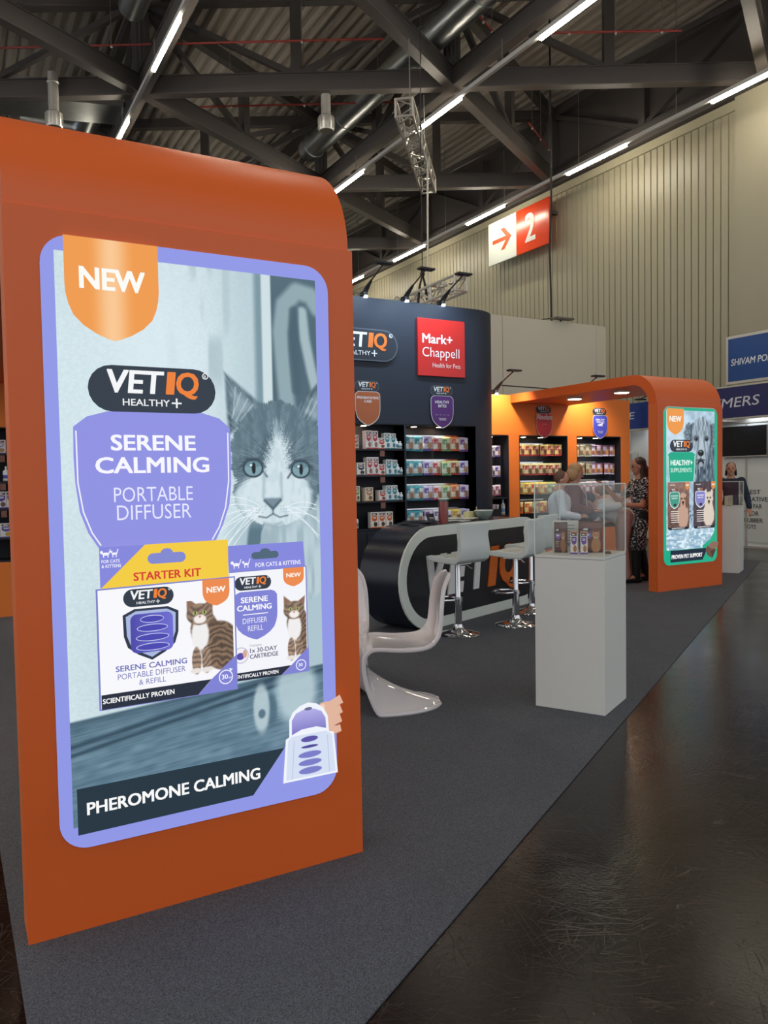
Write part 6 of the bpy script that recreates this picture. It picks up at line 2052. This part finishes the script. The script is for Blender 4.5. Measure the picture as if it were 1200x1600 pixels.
# man with cropped hair in white shirt
J = stand_J(1.54)
J.update(ell=(-0.23, 0.03, 0.98), elr=(0.23, 0.03, 0.98), wrl=(-0.08, 0.25, 0.95), wrr=(0.10, 0.25, 0.93), hdl=(0.6, 0.7, 0.1), hdr=(-0.6, 0.7, 0))
mn = person('man with cropped hair in a white shirt looking down behind the acrylic cover', (7.20, 8.00, 0.006), math.radians(-128), J,
            'cloth_white', 'cloth_navy', 'crop', 'skin', 'cloth_black', 'hair_short', sleeve=1.0, build=1.08, look=(0, 1, -0.5))
MB().tube([(-0.08, 0.05, 1.28), (-0.04, 0.17, 1.12), (0.0, 0.18, 0.92), (0.04, 0.17, 1.12), (0.08, 0.05, 1.28)], 0.006, 6).build('lanyard', 'lips', mn)
# woman standing at the far stall
J = stand_J(1.68)
J.update(wrl=(-0.30, 0.10, 0.86), ell=(-0.26, 0.0, 1.08), wrr=(0.30, 0.12, 0.90), elr=(0.27, 0.0, 1.10))
person('woman with tied dark hair in a navy jacket standing behind the far plinth', (12.30, 9.18, 0.001), face_to((12.3, 9.18), (6, 4.2)), J,
       'cloth_navy', 'cloth_black', 'tied', 'skin', 'cloth_black', 'hair_black', sleeve=1.0, build=0.95, look=(0, 1, 0))

# ================================================================== BACKGROUND STANDS
# cream booth with a rounded corner behind the display walls
t = thing('exhibition_booth', 'tall cream booth wall with rounded corner behind the black wall', 'booth', (9.2, 12.5, 0))
xs = [0, 0.6, 1.86, 3.12, 3.41]
MB().box(-3.0, 0.588, 0, 0.25, 0, 4.69).build('wall_panel', 'booth_white', t)
MB().box(0.60, 3.112, 0, 0.25, 0, 4.69).build('wall_panel', 'booth_white', t)
MB().prism([(3.12, 0), (3.40, 0), (3.40, 4.62)] + arc(3.33, 4.62, 0.07, 0, 90, 5) + [(3.12, 4.69)], 0, 0.25, 'y').build('wall_panel', 'booth_white', t)
MB().box(0.55, 0.62, 0.20, 0.3, 0, 4.6).box(3.08, 3.15, 0.2, 0.3, 0, 4.6).build('frame_post', 'dark', t)
t = thing('arm_lamp', 'small dark floodlight clamped on the cream booth wall', 'lamp', (11.35, 12.55, 4.70))
MB().box(-0.25, 0.25, -0.16, 0.02, 0.03, 0.07).build('lamp_head', 'screen_grid', t, bevel=0.01)
MB().tube([(0, 0, 0), (0, -0.02, 0.04)], 0.02, 6).build('stem', 'plastic_black', t)
MB().tube([(-0.25, 0, 0.05), (-0.5, 0.05, 0.01), (-0.9, 0.1, 0.02)], 0.012, 5).build('flex', 'cable', t)
tag(MB().tube([(8.0, 10.25, 2.98), (9.0, 10.22, 2.96), (10.3, 10.2, 2.93)], 0.010, 5).build('power_cable', 'cable'), 'thin dark cable strung behind the orange wall', 'cable')

# right-hand stall row (faces the aisle, -X)
st = thing('exhibition_stall', 'white shell-scheme stall with dark blue fascia and screen at the right edge', 'stall', (13.8, 9.0, 0))
y = -5.0
while y < 1.9:
    MB().box(0, 0.04, y+0.02, y+0.97, 0.04, 2.5).build('wall_panel', 'stall_white', st)
    MB().box(-0.02, 0.06, y-0.02, y+0.02, 0, 2.55).build('post', 'alu', st)
    y += 0.99
MB().box(-0.03, 0.06, -5, 1.95, 0.0, 0.04).build('base_rail', 'alu', st)
MB().box(-0.03, 0.06, -5, 1.95, 2.46, 2.54).build('head_rail', 'alu', st)
MB().box(-0.012, 0.0, -4.0, 0.98, 0.12, 1.50).build('text_panel', 'stall_white', st)
MB().box(-0.45, -0.41, -5, 1.32, 2.55, 3.14).build('fascia', 'navy_sign', st)
MB().box(-0.46, -0.40, -5, 1.32, 2.52, 2.55).build('fascia_rail', 'alu', st)
MB().box(-0.46, -0.40, -5, 1.32, 3.14, 3.17).build('fascia_rail', 'alu', st)
for yy in (-3.4, -0.9, 1.2):
    MB().box(-0.44, 0.0, yy-0.02, yy+0.02, 2.50, 2.55).build('bracket_rail', 'alu', st)
for yy in (-0.10, 0.75, -2.0):
    l = MB().box(-0.30, -0.12, yy-0.25, yy+0.25, 2.56, 2.60).build('stall_lamp', 'alu', st)
    MB().box(-0.29, -0.13, yy-0.23, yy+0.23, 2.548, 2.56).build('lens', 'lamp_lens', l)
def side_print(P, name, par, x, y, z):
    return P.build(name, 'print', par, loc=(x, y, z), rz=-PI/2)
P = Print(0.002)
P.text('POLYMERS', -0.82, 0.20, 1.68, 0.185, 'd8d8e4', 0.01, shear=0.18, slope=0.02)
side_print(P, 'fascia_lettering', st, -0.452, 1.235, 2.53)
for s, x, z, w_ in (('THE BEST', -0.32, 1.065, 0.65), ('ALTERNATIVE', -0.36, 0.925, 0.84), ('SO FAR', 0.0, 0.785, 0.36), ('GREAT FOR', -0.32, 0.645, 0.61), ('RUBBER', -0.02, 0.510, 0.40), ('TOYS', -0.03, 0.385, 0.26)):
    P = Print(0.002)
    P.text(s, x, z, w_, 0.082, '3c3e44', 0.02)
    side_print(P, 'wall_lettering', st, -0.014, 0.96, 0)
t = thing('television', 'large switched-off television on the white stall wall', 'television', (13.72, 9.93, 2.10))
MB().box(-0.02, 0.04, -0.50, 0.52, -0.30, 0.30).build('case', 'plastic_black', t, bevel=0.006)
MB().box(-0.024, -0.0205, -0.485, 0.505, -0.275, 0.285).build('screen', 'screen', t)
MB().box(-0.026, -0.02, -0.50, 0.52, -0.30, -0.283).build('lower_bezel', 'alu', t)
MB().box(-0.026, -0.02, -0.50, -0.487, -0.283, 0.30).build('side_bezel', 'alu', t)
MB().box(0.03, 0.08, -0.1, 0.1, -0.1, 0.1).build('wall_mount', 'plastic_black', t)
t = thing('small_screen', 'narrow green and red picture panel right of the television', 'picture panel', (13.77, 9.23, 2.15))
P = Print(0.002)
P.poly([(0, -0.30), (0.5, -0.30), (0.5, 0.30), (0, 0.30)], 'e8f0ec'); P.poly([(0, 0.02), (0.5, 0.02), (0.5, 0.14), (0, 0.16)], '3aa68a'); P.poly([(0, -0.02), (0.5, -0.02), (0.5, 0.02), (0, 0.02)], 'c85040'); P.poly([(0, -0.28), (0.5, -0.28), (0.5, -0.06), (0, -0.06)], '2a3436')
MB().box(0, 0.02, -0.5, 0.18, -0.31, 0.31).build('board', 'alu', t)
P.build('print', 'print', t, loc=(-0.003, 0.17, 0), rz=-PI/2)
# upper blue sign
t = thing('sign_board', 'blue name board with white brush lettering above the stall fascia', 'sign', (13.4, 8.4, 3.20))
MB().box(0.0, 0.08, -1.6, 1.72, 0.0, 0.93).build('frame', 'alu', t, bevel=0.004)
MB().box(-0.006, 0.0, -1.55, 1.665, 0.055, 0.875).build('panel', 'blue_sign', t)
MB().box(0.02, 0.06, 1.5, 1.54, -0.06, 0.0).box(0.02, 0.06, -1.4, -1.36, -0.06, 0.0).build('stand_off', 'alu', t)
P = Print(0.002)
P.text('SHIVAM POLYMERS', 0.09, 0.355, 1.28, 0.125, 'ecf0f6', 0.02, shear=0.12)
side_print(P, 'name_lettering', t, -0.008, 1.69, 0)

# stall beyond, seen between the orange wall and the far portal
st = thing('exhibition_stall', 'white stall with bright blue fascia seen through the far portal', 'stall', (13.8, 13.0, 0))
y = -2.05
while y < 6:
    MB().box(0, 0.04, y+0.02, y+0.97, 0.04, 2.5).build('wall_panel', 'stall_white', st)
    MB().box(-0.02, 0.06, y-0.02, y+0.02, 0, 2.55).build('post', 'alu', st)
    y += 0.99
MB().box(-0.45, -0.41, -2.6, 3.2, 2.49, 3.06).build('fascia', 'blue_fascia', st)
MB().box(-0.46, -0.40, -2.6, 3.2, 2.45, 2.49).build('fascia_rail', 'alu', st)
MB().box(-0.43, 0.0, -2.02, -1.98, 2.45, 2.49).build('bracket_rail', 'alu', st)
for yy in (-0.9, 0.6):
    l = MB().box(-0.30, -0.12, yy-0.25, yy+0.25, 2.52, 2.56).build('stall_lamp', 'alu', st)
    MB().box(-0.29, -0.13, yy-0.23, yy+0.23, 2.508, 2.52).build('lens', 'lamp_lens', l)
P = Print(0.002)
P.text('SPICE', -0.72, 0.26, 0.86, 0.15, 'd8e0ec', 0.015, shear=0.15)
side_print(P, 'fascia_lettering', st, -0.452, -0.45, 2.45)
P = Print(0.002)
P.text('LARGE', -0.15, 0.645, 0.50, 0.12, '3c3e44', 0.02); P.text('BEING', -0.15, 0.455, 0.42, 0.12, '3c3e44', 0.02)
side_print(P, 'wall_lettering', st, -0.014, -0.0, 0)
# glass cabinet and chair inside that stall
t = thing('showcase', 'tall glass showcase inside the stall seen through the far portal', 'showcase', (13.3, 12.75, 0))
MB().box(-0.25, 0.25, -0.3, 0.3, 0, 0.85).build('base', 'stall_white', t)
MB().box(-0.25, 0.25, -0.3, 0.3, 1.95, 2.0).build('top', 'alu', t)
for sx in (-1, 1):
    for sy in (-1, 1):
        MB().box(sx*0.24-0.012, sx*0.24+0.012, sy*0.29-0.012, sy*0.29+0.012, 0.85, 1.95).build('post', 'alu', t)
MB().box(-0.24, -0.236, -0.28, 0.28, 0.85, 1.95).build('pane', 'acrylic', t)
for z in (1.15, 1.5):
    MB().box(-0.22, 0.22, -0.27, 0.27, z, z+0.012).build('glass_shelf', 'acrylic_edge', t)
tag(MB().lathe([(0.0, 0), (0.06, 0), (0.06, 0.16), (0.055, 0.17), (0, 0.17)], 14).build('box', 'kibble', loc=(13.3, 12.7, 2.0), smooth=True), 'round brown tin on top of the showcase in the far stall', 'tin')
arm = thing('arm_lamp', 'small dark floodlight hanging under the beam of the far portal', 'lamp', (11.9, 10.9, 2.93))
MB().box(-0.10, 0.10, -0.06, 0.06, 0.0, 0.03).build('lamp_head', 'plastic_black', arm, bevel=0.005)
MB().tube([(0, 0, 0.03), (0.1, -0.05, 0.08), (1.5, 0.3, 0.12)], 0.012, 6).build('arm', 'plastic_black', arm)

for o in bpy.data.objects:
    if o.type == 'MESH' and o.data.users > 1:
        pass
